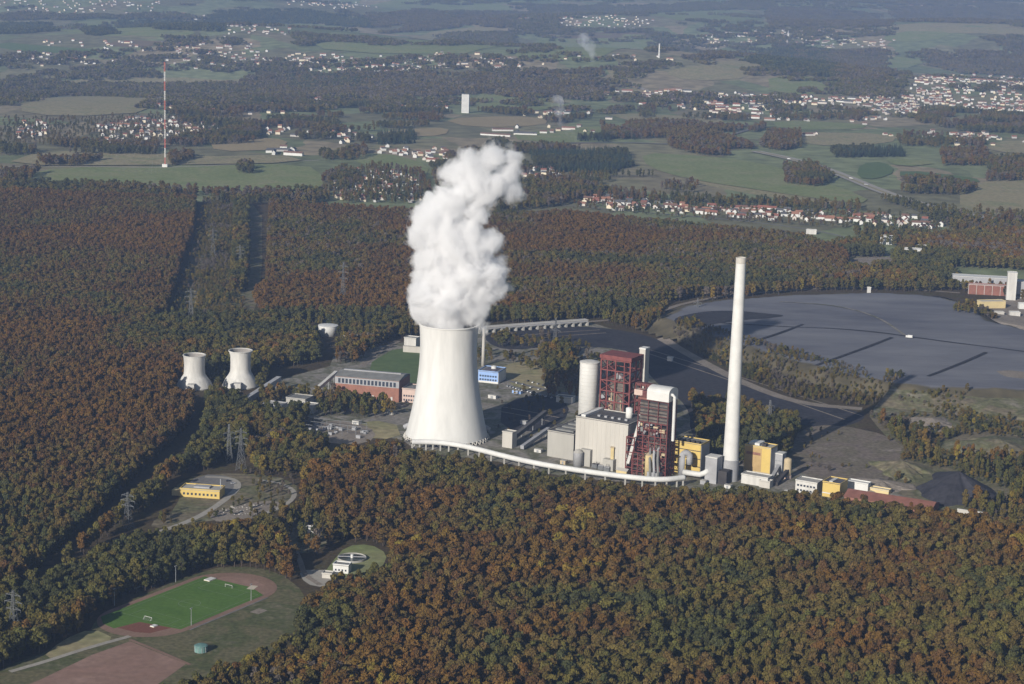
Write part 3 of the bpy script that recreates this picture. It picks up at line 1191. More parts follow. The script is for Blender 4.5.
for k in range(1, 10):
    z = (h - 5) * k / 9
    mb = MB()
    mb.box(1, WB * .27, 1, DB - 1, z - .25, z + .1)
    mb.box(WB * .27, WB * .8, 1, 3.9, z - .249, z + .099)
    mb.box(WB * .8, WB - 1, 1, DB - 1, z - .25, z + .1)
    mb.build('platform', M['red_dark'], bt)
rr = random.Random(9)
for k in range(8):
    z = 14 + k * 8.2
    MB().box(WB * .3, WB * .76, 2.6, 3.95, z, z + 3.2 + rr.uniform(-1, 1)).build('header_box', M[rr.choice(['dark', 'boiler', 'grey_roof'])], bt)
    a_ = rr.uniform(1.5, 9)
    MB().box(a_, a_ + rr.uniform(2, 5), 4, 9, z, z + rr.uniform(2, 6)).build('machine_box', M[rr.choice(['dark', 'tan', 'boiler', 'red_dark'])], bt)
for x in (WB * .36, WB * .52, WB * .68):
    MB().tube([(x, 2.2, 4), (x, 2.2, h - 24 - x)], .45, 8).build('downcomer', M['tan'], bt)
mb = MB()
mb.lathe([(4.2, h - 26), (4.2, h - 20), (1, h - 18)], 16, cx=WB * .5, cy=10)
mb.build('steam_drum', M['grey'], bt)
# pale lift tower behind it
loc2 = Vector(loc) + Vector((math.cos(RZ) * (WB - 4) - math.sin(RZ) * 28, math.sin(RZ) * (WB - 4) + math.cos(RZ) * 28, 0))
h2 = height_to(loc2, 349)
t = thing('lift_tower', 'slim pale grey lift tower attached behind the red boiler tower', 'tower', loc2, RZ)
MB().box(0, 7, 0, 10, 0, h2).build('wall', M['concrete_pale'], t)
MB().box(-.4, 7.4, -.4, 10.4, h2 + .003, h2 + 1.5).build('roof', M['white'], t)
for k in range(12):
    MB().box(2.6, 4.4, -.1, .05, 10 + k * 7, 12 + k * 7).build('window', M['glass'], t)

# second boiler house
loc = gp(635.5, 474)
b2w, b2d = 34.0, 20.0
h = height_to(loc, 398)
b2 = thing('boiler_house', 'dark red boiler house wrapped in lattice steelwork under a curved white roof', 'boiler house', loc, RZ)
mb = MB()
steelwork(mb, 0, b2w, 0, b2d, 0, h * .70, 5, 3, 8, .8)
mb.build('steel_frame', M['red'], b2)
mb = MB()
steelwork(mb, 0, b2w, .5, b2d, h * .70, h - 1, 3, 2, 3, .8, brace=False)
mb.build('upper_frame', M['red_dark'], b2)
MB().box(7, b2w - 5, 8, b2d - 3, 0, h * .62).build('boiler_casing', M['boiler'], b2)
for k in range(1, 7):
    z = h * k / 8.5
    MB().box(.8, b2w - .8, 1, 7.9, z - .25, z + .05).build('platform', M['red_dark'], b2)
rr = random.Random(5)
for k in range(34):
    x, y, z = rr.uniform(1, b2w - 8), rr.uniform(-1.5, 6), rr.uniform(2, h * .66)
    mb = MB()
    if rr.random() < .5:
        mb.box(x, x + rr.uniform(2, 6), y, y + rr.uniform(2, 5), z, z + rr.uniform(1.5, 5))
        mb.build('machine_box', M[rr.choice(['dark', 'boiler', 'grey_roof', 'tan', 'red_dark', 'dark'])], b2)
    else:
        mb.tube([(x, y, z), (x + rr.uniform(-5, 8), y + rr.uniform(-1, 2), z + rr.uniform(-7, 9))], rr.uniform(.5, 1.3), 8)
        mb.build('pipe', M[rr.choice(['red', 'red_dark', 'dark', 'grey'])], b2)
MB().box(1.5, b2w - 1.5, 2.5, b2d - 2, h * .68, h * .985).build('upper_casing', M['dark'], b2)
for k in range(6):
    MB().box(1.2, b2w - 1.2, 1.6, 2.6, h * .70 + k * 3.6, h * .70 + k * 3.6 + 2.1).build('louvre_band', M['boiler'], b2)
n = 10
vs, fs = [], []
for x in (9.5, b2w + .5):
    vs += [(x, b2d + 1, h + .02), (x, -.5, h + .02), (x, -.5, h + 9)]
    for k in range(1, n):
        a = PI * k / n
        vs.append((x, b2d / 2 - (b2d / 2 + .5) * math.cos(a), h + 9 + 5.0 * math.sin(a)))
    vs += [(x, b2d + 1, h + 9)]
m_ = n + 3
fs = [tuple(range(m_))[::-1], tuple(m_ + i for i in range(m_))] + [(i, (i + 1) % m_, m_ + (i + 1) % m_, m_ + i) for i in range(m_)]
cr_ = MB()
cr_.add(vs, fs)
cr_.build('curved_roof', M['white'], b2)
MB().box(-1, 9.4, 1, b2d - 1, h - 1, h + 1).build('deck', M['red_roof'], b2)
MB().box(1, 7, 6, 14, h + 1.01, h + 7).build('fan_house', M['red_dark'], b2)
MB().box(b2w - 1.4, b2w - .6, 1, b2d - 1, h * .2, h).build('shade_side_casing', M['dark'], b2)  # dark colour paints in the shade of the right face
MB().tube([(b2w + 4, 6, 40), (b2w + 4, 6, h + 5), (b2w + 2, 6, h + 7), (b2w - 3, 6, h + 7)], 1.6, 12).build('flue_pipe', M['white'], b2)
keep(loc, 30)
# bridge of pipes between the two boilers
t = thing('pipe_bridge', 'cream and red bridge of pipes joining the two red boiler structures', 'bridge', uv(thl, 36, 62), RZ)
hb = 68
MB().box(0, 12, 0, 9, hb, hb + 6).build('duct_box', M['pink'], t)
for z in (hb - 8, hb - 16, hb + 10):
    MB().box(0, 20, 2, 9, z, z + 3).build('deck', M['red_dark'], t)
mb = MB()
for x in (1, 7, 13, 19):
    mb.bar((x, 1, 0), (x, 1, hb + 12), .8)
    mb.bar((x, 10, 0), (x, 10, hb + 12), .8)
for k in range(8):
    mb.bar((1, 1, k * 10), (19, 1, k * 10 + 10), .5)
mb.build('steel_frame', M['red'], t)
t = thing('tank', 'white upright tank on the hall roof in front of the red boiler tower', 'tank', uv(thl, 47, 30, 46.9))
zt_ = height_to(uv(thl, 47, 30), 408) - 46.9
MB().lathe([(3.6, 0), (3.6, max(8, zt_)), (1, max(8, zt_) + 1)], 20).build('shell', M['white'], t, smooth=True)
MB().lathe([(4.0, 0.0), (4.0, .8)], 20).build('foot', M['grey'], t)
# coal trestle of red lattice going down from the second boiler
t = thing('conveyor_trestle', 'red lattice trestle leaning down in front of the second boiler house', 'trestle', uv(loc, -9, -6), RZ)
mb = MB()
steelwork(mb, 0, 9, 0, 14, 0, 40, 1, 2, 5, .9)
steelwork(mb, 9.5, 22, -4, 6, 0, 26, 2, 1, 4, .9)
mb.build('steel_frame', M['red'], t)
mb = MB()
mb.bar((4.5, -3, 12), (4.5, 20, 52), 3.2)
mb.build('conveyor_gallery', M['white_rough'], t)
for k in range(5):
    MB().box(10, 21.5, -3.5, 5.5, 5 * k + 3, 5 * k + 3.4).build('platform', M['boiler'], t)
t = thing('gas_duct', 'bundle of grey ducts leaning from the boiler house towards the yellow building', 'ducts', uv(loc, 15, -8), RZ)
for k in range(3):
    mb = MB()
    mb.tube([(k * 4.5, 10, 30), (k * 4.5 + 3, 3, 20), (k * 4.5 + 6, -1, 9), (k * 4.5 + 6, -1, 0)], 1.3, 10)
    mb.build('duct', M['grey' if k % 2 else 'grey_roof'], t)
MB().box(2, 16, 0, 8, 0, 7).build('fan_plinth', M['grey'], t)

# yellow precipitator building
y1, wd, h, yl = block('precipitator_building', 'yellow clad building with dark horizontal bands beside the tall chimney', 'building', 672.5, 472, 26, 22, 441, 'yellow', 'grey_roof')
for z in (h * .3, h * .55, h * .8):
    MB().box(-.1, wd + .1, -.12, .1, z - .5, z + .3).build('dark_band', M['dark'], y1)
for k in range(5):
    MB().box(wd * (.1 + .18 * k), wd * (.2 + .18 * k), 1, 5, h + .6, h + 3.0).build('roof_vent', M['dark'], t_roof[y1.name])
MB().box(wd + .02, wd + .3, 1, 21, 1, h - 1).build('side_shade_panel', M['grey'], y1)  # right side greyed: its shade is put into the panel colour
# elbow duct and white crossover
t = thing('flue_duct', 'grey upright elbow duct with white horizontal tube joining the grey box by the chimney', 'duct', gp(681, 478), RZ)
mb = MB()
pts = [(0, 0, 0), (0, 0, 22)] + [(3.5 * (1 - math.cos(a)), 3.5 * (1 - math.cos(a)) * .6, 22 + 5 * math.sin(a)) for a in np.linspace(.3, PI, 7)] + [(7, 4.2, 15)]
mb.tube(pts, 3.3, 16)
mb.build('elbow', M['grey'], t, smooth=True)
mb = MB()
mb.tube([(3, -1, 7), (22, -1, 7.5), (27, 0, 10), (30, 1, 13)], 2.9, 14)
mb.build('crossover', M['white'], t, smooth=True)
MB().box(27, 40, -1, 12, 0, 27).build('duct_box', M['grey'], t)
MB().box(26.7, 40.3, -1.3, 12.3, 27.003, 28).build('duct_cap', M['white_rough'], t)
MB().box(40.5, 50, 2, 14, 0, 14).build('fan_house', M['dark'], t)
# small plant along the duct road
t = thing('storage_tank', 'short round pale yellow tank at the foot of the red lattice trestle', 'tank', gp(648, 476))
MB().lathe([(6.8, 0), (6.8, 23)], 28, cap1=False).build('shell', M['yellow_pale'], t, smooth=True)
MB().lathe([(7, 23), (7, 23.6), (1, 25.5)], 28).build('roof', M['tan'], t)
t = thing('vent_stack', 'thin pale yellow pillar in front of the concrete hall', 'stack', gp(611.5, 470))
MB().box(-1.6, 1.6, -1.6, 1.6, 0, 24).build('shaft', M['yellow_pale'], t)
MB().box(-2, 2, -2, 2, 24.003, 25).build('cap', M['tan'], t)
t = thing('pump_house', 'small pale yellow hut beside the red trestle foot', 'hut', gp(616, 474.5), RZ)
MB().box(0, 12, 0, 8, 0, 5).build('wall', M['yellow_pale'], t)
MB().gable(0, 12, 0, 8, 5.003, 7).build('roof', M['concrete_pale'], t)
t = thing('water_tank', 'round grey tank at the front corner of the concrete hall', 'tank', gp(578, 466))
MB().lathe([(5.2, 0), (5.2, 15)], 24, cap1=False).build('shell', M['grey'], t, smooth=True)
MB().lathe([(5.4, 15), (3, 17.5), (.5, 18.5)], 24).build('roof', M['concrete'], t)
for k, (px, py) in enumerate(((592, 468), (598, 469.5), (604, 471))):
    t = thing('transformer', ['dark grey transformer behind a blast wall before the concrete hall', 'middle grey transformer of three before the concrete hall', 'grey transformer next to the yellow pillar'][k],
              'transformer', gp(px, py), RZ, 'transformers in front of the hall')
    MB().box(0, 6, 0, 4, 0, 5).build('tank', M['grey' if k else 'dark'], t)
    mb = MB()
    for i in range(6):
        mb.box(.3 + i, .8 + i, -1.2, -.05, .6, 4.5)
    mb.build('radiator', M['steel'], t)
    mb = MB()
    for i in range(3):
        mb.lathe([(.3, 5), (.45, 5.6), (.25, 7.5)], 8, cx=1.3 + i * 1.7, cy=2)
    mb.build('bushing', M['concrete_pale'], t)
# white gas duct curving from cooling tower along the plant front
path = gps([(412, 450), (424, 450), (438, 450.5), (455, 452.5), (476, 457), (500, 463.5), (530, 470.5), (560, 476), (600, 482), (640, 487), (664, 488.5), (684, 486)])
mb = MB()
pts = smooth_outline([tuple(p[:2]) for p in path], 2, closed=False)
mb.tube([(a, b, 9.0) for a, b in pts], 2.8, 14)
gd = mb.build('gas_pipeline', M['white'], smooth=True)
tag(gd, 'long white tube curving from the big cooling tower along the front of the works', 'pipeline')
for i in range(0, len(pts), 2):
    MB().box(pts[i][0] - .8, pts[i][0] + .8, pts[i][1] - .8, pts[i][1] + .8, 0, 6.5).build('support', M['concrete'], gd)
for a, b in pts:
    keep((a, b), 8)

# second yellow building right of the chimney
y2, wd, h, yl2 = block('filter_building', 'ochre and yellow building with pale roof on the far side of the chimney', 'building', 743.5, 472, 24.5, 18, 445, 'yellow', 'concrete')
MB().box(.6, wd * .66, -.22, .1, h * .12, h * .97).build('ochre_panel', M['ochre'], y2)
MB().box(wd * .08, wd * .62, -.34, .1, h * .70, h * .80).build('brown_band', M['brownband'], y2)
MB().box(.4, wd - .5, -.25, .1, 1, h * .11).build('base_band', M['tan'], y2)
MB().box(wd * .62, wd * .76, 3, 9, h + .6, h + 3.6).build('roof_fan', M['dark'], t_roof[y2.name])
MB().box(wd * .1, wd * .5, 4, 18, h + .6, h + 3).build('roof_light', M['white'], t_roof[y2.name])
MB().box(wd + .02, wd + .3, .5, 17, 1, h - .5).build('side_shade_panel', M['grey'], y2)  # grey panel paints shade onto the side turned from the sun
block('workshop', 'low white flat building at the foot of the ochre and yellow building', 'building', 741, 483, 25, 13, 474.5, 'white_rough', 'concrete')
t = thing('filter_tower', 'narrow grey tower beside the ochre and yellow building', 'tower', gp(774, 474), RZ)
MB().box(0, 8.5, 0, 10, 0, 22).build('wall', M['grey'], t)
MB().box(-.3, 8.8, -.3, 10.3, 22.003, 23).build('roof', M['white_rough'], t)
for z in (5, 10, 15):
    MB().box(-.5, 9, -.8, -.02, z, z + .5).build('walkway', M['steel'], t)
t = thing('ash_silo', 'slim tan round silo next to the grey tower', 'silo', gp(787, 478))
MB().lathe([(4.0, 0), (4.0, 20), (3.2, 21), (.6, 22)], 24).build('shell', M['tan'], t, smooth=False)
MB().lathe([(4.6, 0), (4.6, 3)], 24).build('skirt', M['pink'], t)
for k, (a, b, z0, z1, lb) in enumerate((((771, 482), (781, 472), 3, 12, 'grey sloping conveyor below the narrow grey tower'), ((776, 486), (788, 478), 2, 9, 'dark sloping conveyor beside the tan silo'))):
    A, B = gp(*a), gp(*b)
    t = thing('conveyor', lb, 'conveyor', A, 0, 'short conveyors by the silos')
    d = B - A
    MB().bar((0, 0, z0), (d.x, d.y, z1), 3.6).build('gallery', M['grey' if k == 0 else 'dark'], t)
    for f_ in (.15, .5, .85):
        MB().bar((d.x * f_, d.y * f_, 0), (d.x * f_, d.y * f_, z0 + (z1 - z0) * f_ - 1), .6).build('leg', M['steel'], t)
block('hut', 'cream low hut at the start of the grey sloping conveyor', 'hut', 759, 487, 10, 8, 481, 'concrete_pale', 'concrete')
block('store_building', 'grey white two storey block between the tan silo and the small yellow building', 'building', 795, 492, 20, 16, 480.5, 'white_rough', 'concrete', win=(6, 2, 2, 2, 5))
yy, wd, h, _ = block('pump_building', 'small bright yellow building with dark panelled roof', 'building', 822, 496, 16, 22, 482, 'yellow', 'solar')
MB().box(-.1, wd + .1, -.15, .1, 3.5, 4.6).build('pale_band', M['white_rough'], yy)
MB().box(wd * .3, wd * .5, 3, 19, h + .6, h + 1.6).build('roof_light', M['white_rough'], t_roof[yy.name])
block('container_hut', 'long low white building behind the small yellow building', 'building', 847, 489, 19, 9, 481.5, 'white', 'white_rough')
loc = gp(844, 502)
t = thing('storage_hall', 'long low hall with red brown roof at the edge of the wood', 'building', loc, R(-27))
MB().box(0, 88, 0, 30, 0, 6).build('wall', M['brick'], t)
MB().gable(0, 88, 0, 30, 6.003, 10.5, 1.0).build('roof', M['red_roof'], t)
for k in range(8):
    keep(uv(loc, k * 11, 14), 18)
block('hut', 'cream flat hut behind the red brown roofed hall', 'hut', 870, 492, 17, 8, 488.5, 'yellow_pale', 'concrete_pale')
t = thing('boundary_wall', 'pale straight wall at the wood edge past the red brown hall', 'wall', gp(957, 513), R(-24))
MB().box(0, 30, 0, 1.2, 0, 4).build('wall_panel', M['concrete_pale'], t)
MB().box(-.2, 30.2, -.2, 1.4, 4.003, 4.4).build('coping', M['white_rough'], t)
keep(gp(965, 514), 16)
keep(gp(975, 516), 12)

# works buildings between the tower and the coal yard
br, wd, h, bl = block('brick_hall', 'long red brick machine hall with grey roof and glazed upper band', 'building', 335, 397, 65, 44, 376, 'brick', 'grey_roof', rz=R(-14), parapet=0)
MB().box(-.15, wd + .15, -.2, .1, h - 8.5, h - .5).build('glazed_band', M['grey'], br)
windows(t_wall[br.name], 3, wd - 3, h - 7.5, h - 2, 16, y=-.3)
windows(t_wall[br.name], 5, wd - 5, 2, 6, 9, y=-.2, fill=.3, name='gate', mk='white_rough')
MB().gable(-.2, wd + .2, -.2, 44.2, h + .505, h + 4.2, .3).build('pitched_cover', M['grey_roof'], t_roof[br.name])
MB().box(wd * .05, wd * .95, 20, 24, h + 3.6, h + 5).build('ridge_light', M['grey'], t_roof[br.name])
block('annex_building', 'low pale pink building between the brick hall and the big cooling tower', 'building', 402, 402, 19, 26, 389, 'pink', 'grey_roof', rz=R(-14), win=(7, 2, 2, 2.2, 5))
t = thing('boundary_wall', 'pale low wall at the far end of the bright green meadow', 'wall', gp(403, 352), R(-10))
MB().box(0, 40, 0, 2, 0, 8).build('wall_panel', M['concrete_pale'], t)
MB().box(-.3, 40.3, -.3, 2.3, 8.003, 8.6).build('coping', M['concrete'], t)
bb, wd, h, _ = block('office_building', 'light blue and white building with flat roof behind the big cooling tower', 'building', 478, 382, 20, 30, 371, 'blue', 'grey_roof', rz=R(-18), win=(7, 2, 3, 2.2, 4.6))
MB().box(wd + .02, wd + .4, 0, 30, 0, h - .3).build('end_wall', M['white'], bb)
MB().box(-.2, wd, -.25, .1, 0, 2.4).build('base_band', M['white'], bb)
mb = MB()
mb.lathe([(3.4, 0), (3.4, 3.5), (1, 4.2)], 16, cx=wd * .55, cy=18)
o = mb.build('roof_tank', M['white'], t_roof[bb.name])
o.location.z = h + .6
for k in range(5):
    MB().box(wd * .2, wd * .8, 3 + k * 4.5, 5.4 + k * 4.5, h + .6, h + 1.4).build('solar_panel', M['solar'], t_roof[bb.name])
t = thing('thin_chimney', 'thin pale chimney behind the big cooling tower and the blue building', 'chimney', gp(483, 366))
hh = height_to(gp(483, 366), 327)
MB().lathe([(2.3, 0), (2.0, hh * .5), (1.8, hh)], 18, cap1=False).build('shaft', M['concrete_pale'], t, smooth=True)
MB().lathe([(1.8, hh - 2), (2.2, hh - 1.8), (2.2, hh), (1.4, hh + .1)], 18, cap0=False).build('top_collar', M['grey'], t)
# conveyor viaduct
A, B = gp(480, 334), gp(588, 326)
d = B - A
L = d.length
t = thing('viaduct', 'long pale conveyor bridge on rows of columns behind the big cooling tower', 'bridge', A, math.atan2(d.y, d.x))
MB().box(0, L, 0, 9, 6, 8.6).build('gallery', M['grey'], t)
MB().box(-.4, L + .4, -.6, 9.6, 8.603, 9.3).build('roof', M['concrete_pale'], t)
nc = 15
for k in range(nc + 1):
    mb = MB()
    mb.box(L * k / nc - 1.2, L * k / nc + 1.2, .5, 8.5, 0, 5.99)
    mb.build('column', M['concrete'], t)
block('transfer_house', 'small pale concrete block in the shade right behind the cooling tower foot', 'building', 502, 447, 10, 10, 432, 'concrete_pale', 'concrete')
for k, (a, b, z0, z1, wdt, mk, lb) in enumerate((
        ((507, 446), (545, 424), 4, 14, 4.5, 'grey_dark', 'dark inclined conveyor gallery rising from the pale concrete block'),
        ((522, 450), (548, 436), 3, 8, 4, 'grey', 'lower grey conveyor gallery running to the flat roofed block'),
        ((242, 406), (279, 390), 4, 14, 6, 'grey', 'grey covered conveyor climbing through the trees by the small cooling towers'),
        ((314, 398), (336, 386), 8, 17, 4, 'white_rough', 'short white conveyor meeting the corner of the brick hall'))):
    A, B = gp(*a), gp(*b)
    d = B - A
    t = thing('conveyor', lb, 'conveyor', A, 0, 'conveyor galleries')
    MB().bar((0, 0, z0), (d.x, d.y, z1), wdt).build('gallery', M[mk], t)
    for f_ in (.1, .4, .7, .95):
        for s_ in (-1.4, 1.4):
            MB().bar((d.x * f_ + s_, d.y * f_, 0), (d.x * f_ + s_, d.y * f_, z0 + (z1 - z0) * f_ - wdt / 2), .7).build('leg', M['steel'], t)
    for f_ in (0, .25, .5, .75, 1):
        keep(A + d * f_, 10)
# thickener basins, sheds, gas holder
t = thing('round_tank', 'round white flat topped tank among the trees beyond the brick hall', 'tank', gp(328, 335))
MB().lathe([(13.5, 0), (13.5, 13)], 40, cap1=False).build('shell', M['white'], t, smooth=True)
MB().lathe([(13.8, 13), (13.8, 13.8), (8, 14.6), (.5, 15)], 40).build('roof', M['white'], t)
keep(gp(328, 335), 24)
keep(gp(329, 341), 20)
keep(gp(329, 346), 20)
keep(gp(329, 352), 20)
keep(gp(329, 358), 16)
for (px, py, wp, dep, tp, wm, rm, lb) in (
        (262, 412, 20, 16, 404, 'grey', 'concrete', 'grey shed with pale flat roof near the inclined conveyor in the trees'),
        (286, 408, 20, 22, 398, 'concrete', 'grey_roof', 'dark roofed concrete shed between trees left of the brick hall'),
        (300, 412, 14, 14, 405, 'white_rough', 'concrete', 'small white shed in front of the brick hall hedge'),
        (344, 342, 12, 9, 336, 'white', 'white', 'small white hut just past the round white tank'),
        (404, 346, 12, 14, 338, 'white_rough', 'concrete', 'white roofed shed beyond the bright green meadow'),
        (667, 361, 5, 5, 358, 'white', 'white', 'tiny white cabin on the dark coal yard'),
        (556, 402, 16, 12, 397, 'white_rough', 'grey_roof', 'low white shed in the shade between tower and silo')):
    block('shed', lb, 'shed', px, py, wp, dep, tp, wm, rm, rz=R(-20))
# open switchyard left of the tower
A = gp(302, 432)
t = thing('switchyard', 'fenced yard of grey switchgear frames on gravel left of the big cooling tower', 'switchyard', A, R(-18))
mb = MB()
for i in range(5):
    for j in range(3):
        x, y = i * 16, j * 16
        mb.bar((x, y, 0), (x, y, 9), .45)
        if i < 4:
            mb.bar((x, y, 9), (x + 16, y, 9), .45)
mb.build('gantry', M['pylon'], t)
mb = MB()
rr = random.Random(4)
for k in range(34):
    x, y = rr.uniform(-2, 68), rr.uniform(-4, 34)
    mb.box(x, x + rr.uniform(1.5, 5), y, y + rr.uniform(1.5, 3), 0, rr.uniform(1.5, 4.5))
mb.build('switchgear', M['grey'], t)
drape('gravel_lot', [(300, 436), (318, 422), (352, 420), (378, 432), (368, 444), (330, 444)], G['gravel'], off=.16, smooth=1)
KEEP_POLY.append([tuple(q[:2]) for q in gps([(298, 436), (316, 418), (352, 416), (385, 428), (395, 444), (330, 448)])])


# things that lie about the works yard
for i, (px, py, wpx, dep, hh_, wm, lb) in enumerate((
        (488, 398, 9, 5, 4, 'white_rough', 'pale container at the shaded yard edge just behind the cooling tower'), (520, 424, 7, 5, 4, 'grey', 'grey container alone on the dark shaded ground behind the tower'),
        (552, 444, 6, 5, 5, 'concrete', 'small concrete cube by the flat roofed block'), (534, 452, 8, 5, 3.5, 'white_rough', 'white container between the tube and the conveyor gallery'),
        (560, 464, 6, 5, 4, 'tan', 'tan container against the flat roofed block'), (512, 393, 10, 5, 3.5, 'blue', 'light blue container below the car park'),
        (700, 484, 6, 5, 4, 'grey', 'grey container in front of the grey duct box'), (724, 488, 7, 5, 3.5, 'white_rough', 'white container at the foot of the tall chimney'),
        (806, 497, 6, 5, 4, 'pink', 'pinkish container in front of the two storey block'), (784, 494, 6, 5, 4, 'grey', 'grey container under the slim tan silo'),
        (352, 424, 8, 6, 4, 'white_rough', 'white container at the rear of the switchgear yard'), (386, 414, 9, 5, 3, 'concrete', 'low concrete box between brick hall and cooling tower'),
        (278, 392, 8, 5, 4, 'white_rough', 'white container under the covered conveyor top'), (600, 398, 7, 5, 4, 'grey', 'grey container in the shade behind the white silo'))):
    loc = gp(px, py)
    wd = wpx * scale_at(loc)
    t = thing('container', lb, 'container', loc, RZ)
    MB().box(0, wd, 0, dep, 0, hh_).build('body', M[wm], t)
    MB().box(-.15, wd + .15, -.15, dep + .15, hh_ + .003, hh_ + .25).build('lid', M['concrete'], t)
    MB().box(wd * .35, wd * .65, -.12, -.01, .2, hh_ * .8).build('door', M['steel'], t)
    keep(loc, 9)
for a, b in (((482, 404), (560, 418)), ((484, 409), (556, 423)), ((640, 347), (862, 416)), ((640, 351), (845, 420)), ((500, 338), (600, 330)), ((504, 342), (606, 333))):
    ribbon('railway_track', [a, ((a[0] + b[0]) / 2, (a[1] + b[1]) / 2 - 1), b], 2.6, G['gravel'], off=.34, kp=False)

# ------------------------------------------------------------------ pylons and masts
def pylon(px, py, top, label, w=7.0, arms=3, span=9.0):
    loc = gp(px, py)
    h = height_to(loc, top)
    t = thing('pylon', label, 'pylon', loc, R(RNG.uniform(-30, 30)), 'lattice electricity pylons')
    mb = MB()
    nz = 9
    zs = [h * (1 - (1 - k / nz) ** 1.25) for k in range(nz + 1)]
    wz = lambda z: w * (1 - z / h) ** 1.3 + 1.1
    for k in range(nz):
        a, b = wz(zs[k]) / 2, wz(zs[k + 1]) / 2
        c0 = [(-a, -a), (a, -a), (a, a), (-a, a)]
        c1 = [(-b, -b), (b, -b), (b, b), (-b, b)]
        for i in range(4):
            j = (i + 1) % 4
            mb.bar((*c0[i], zs[k]), (*c1[i], zs[k + 1]), .30)
            mb.bar((*c0[i], zs[k]), (*c1[j], zs[k + 1]), .17)
            mb.bar((*c0[j], zs[k]), (*c1[i], zs[k + 1]), .17)
    mb.build('lattice_mast', M['pylon'], t)
    for k in range(arms):
        z = h * (.62 + .14 * k)
        s_ = span * (1 - .16 * abs(k - 1))
        mb = MB()
        for sx in (-1, 1):
            mb.bar((0, 0, z), (sx * s_, 0, z), .30)
            mb.bar((0, 0, z + 2.4), (sx * s_, 0, z), .22)
            mb.bar((sx * s_ * .5, 0, z), (sx * s_ * .5, 0, z + 1.2), .2)
            mb.bar((sx * s_, 0, z), (sx * s_, 0, z - 2.2), .2)
        mb.build('cross_arm', M['pylon'], t)
    keep(loc, 12)
    return loc


PYL = [pylon(343, 305, 262, 'grey pylon standing in the wood behind the round white tank'),
       pylon(191, 325, 288, 'grey pylon at the lower end of the cleared strip in the wood'),
       pylon(213, 258, 228, 'small far grey pylon halfway up the cleared strip in the wood'),
       pylon(555, 351, 318, 'grey pylon on the waste ground behind the cooling tower'),
       pylon(241, 470, 428, 'grey pylon among green trees above the yellow flat building', 7, 3, 8),
       pylon(229, 462, 424, 'slim grey pylon just beside the one above the yellow flat building', 5, 2, 6),
       pylon(128, 528, 492, 'grey pylon at the bend of the dark forest lane', 7, 3, 8),
       pylon(14, 640, 590, 'grey pylon among trees near the ash sports field', 7, 3, 8),
       pylon(769, 426, 400, 'grey pylon on the dark coal yard behind the chimney', 5, 2, 6),
       pylon(240, 268, 245, 'faint grey pylon beside the darker lane in the wood', 6, 3, 7),
       pylon(697, 318, 298, 'small grey pylon by the near corner of the coal plateau', 5, 2, 6)]
t = thing('substation_hut', 'pale concrete footing building under the pylon on waste ground', 'building', gp(551, 353), R(-10))
MB().box(0, 9, 0, 8, 0, 7).build('wall', M['concrete_pale'], t)
MB().box(-.4, 9.4, -.4, 8.4, 7.003, 7.8).build('roof', M['white_rough'], t)
# guyed transmitter mast
loc = gp(165, 167)
h = height_to(loc, 62)
t = thing('radio_mast', 'very tall thin red and white guyed radio mast beyond the wood', 'mast', loc)
n = 11
for k in range(n):
    mb = MB()
    z0, z1 = h * k / n, h * (k + 1) / n
    r_ = 1.2
    for i in range(3):
        a, b = 2 * PI * i / 3, 2 * PI * (i + 1) / 3
        p, q = (r_ * math.cos(a), r_ * math.sin(a)), (r_ * math.cos(b), r_ * math.sin(b))
        mb.bar((*p, z0), (*p, z1), .6)
        for j in range(4):
            za, zb = z0 + (z1 - z0) * j / 4, z0 + (z1 - z0) * (j + 1) / 4
            mb.bar((*p, za), (*q, zb), .3)
    mb.build('mast_section', M['mast_red' if k % 2 == 0 else 'mast_white'], t)
for zf in (.38, .68, .97):
    for i in range(3):
        a = 2 * PI * i / 3 + .5
        MB().bar((0, 0, h * zf), (160 * zf * math.cos(a), 160 * zf * math.sin(a), 0), .12).build('guy_wire', M['steel'], t)
MB().box(-6, 6, -5, 5, 0, 7).build('base_house', M['white'], t)
# far white tower block
loc = gp(465, 113)
h = height_to(loc, 94.5)
t = thing('tower_block', 'white high rise block standing alone above the far wood', 'building', loc, R(-8))
wd = 7.2 * scale_at(loc)
MB().box(-wd / 2, wd / 2, 0, 16, 0, h).build('wall', M['white'], t)
for k in range(14):
    MB().box(-wd / 2 + 1.5, wd / 2 - 1.5, -.3, .1, 4 + k * h / 15, 5.0 + k * h / 15).build('window_band', M['grey'], t)
MB().box(-wd / 2 - .4, wd / 2 + .4, -.4, 16.4, h + .003, h + 1.6).build('roof', M['grey_roof'], t)
# far slim chimney / water tower
for (px, py, tp, r_, nm, lb, mk) in ((659, 58, 44, 4.0, 'far_chimney', 'slim pale far chimney above a hazy valley village', 'white'),
                                 (788, 38, 30, 5.0, 'church', 'hazy white church steeple in the far hill village', 'white')):
    loc = gp(px, py)
    h = height_to(loc, tp)
    t = thing(nm, lb, 'tower', loc)
    if nm == 'church':
        MB().box(-r_, r_, -r_, r_, 0, h * .6).build('tower_wall', M[mk], t)
        MB().lathe([(r_ * 1.2, h * .6), (.3, h)], 8).build('spire', M['grey'], t)
        MB().box(-r_, r_, r_ + .05, r_ + 30, 0, h * .3).build('nave', M[mk], t)
        MB().gable(-r_, r_, r_ + .05, r_ + 30, h * .3 + .01, h * .5).build('roof', M['red_roof'], t)
    else:
        MB().lathe([(r_, 0), (r_ * .7, h)], 16).build('shaft', M[mk], t)
        MB().lathe([(r_ * .9, h + .01), (r_ * .9, h + 3)], 16).build('cap', M['grey'], t)

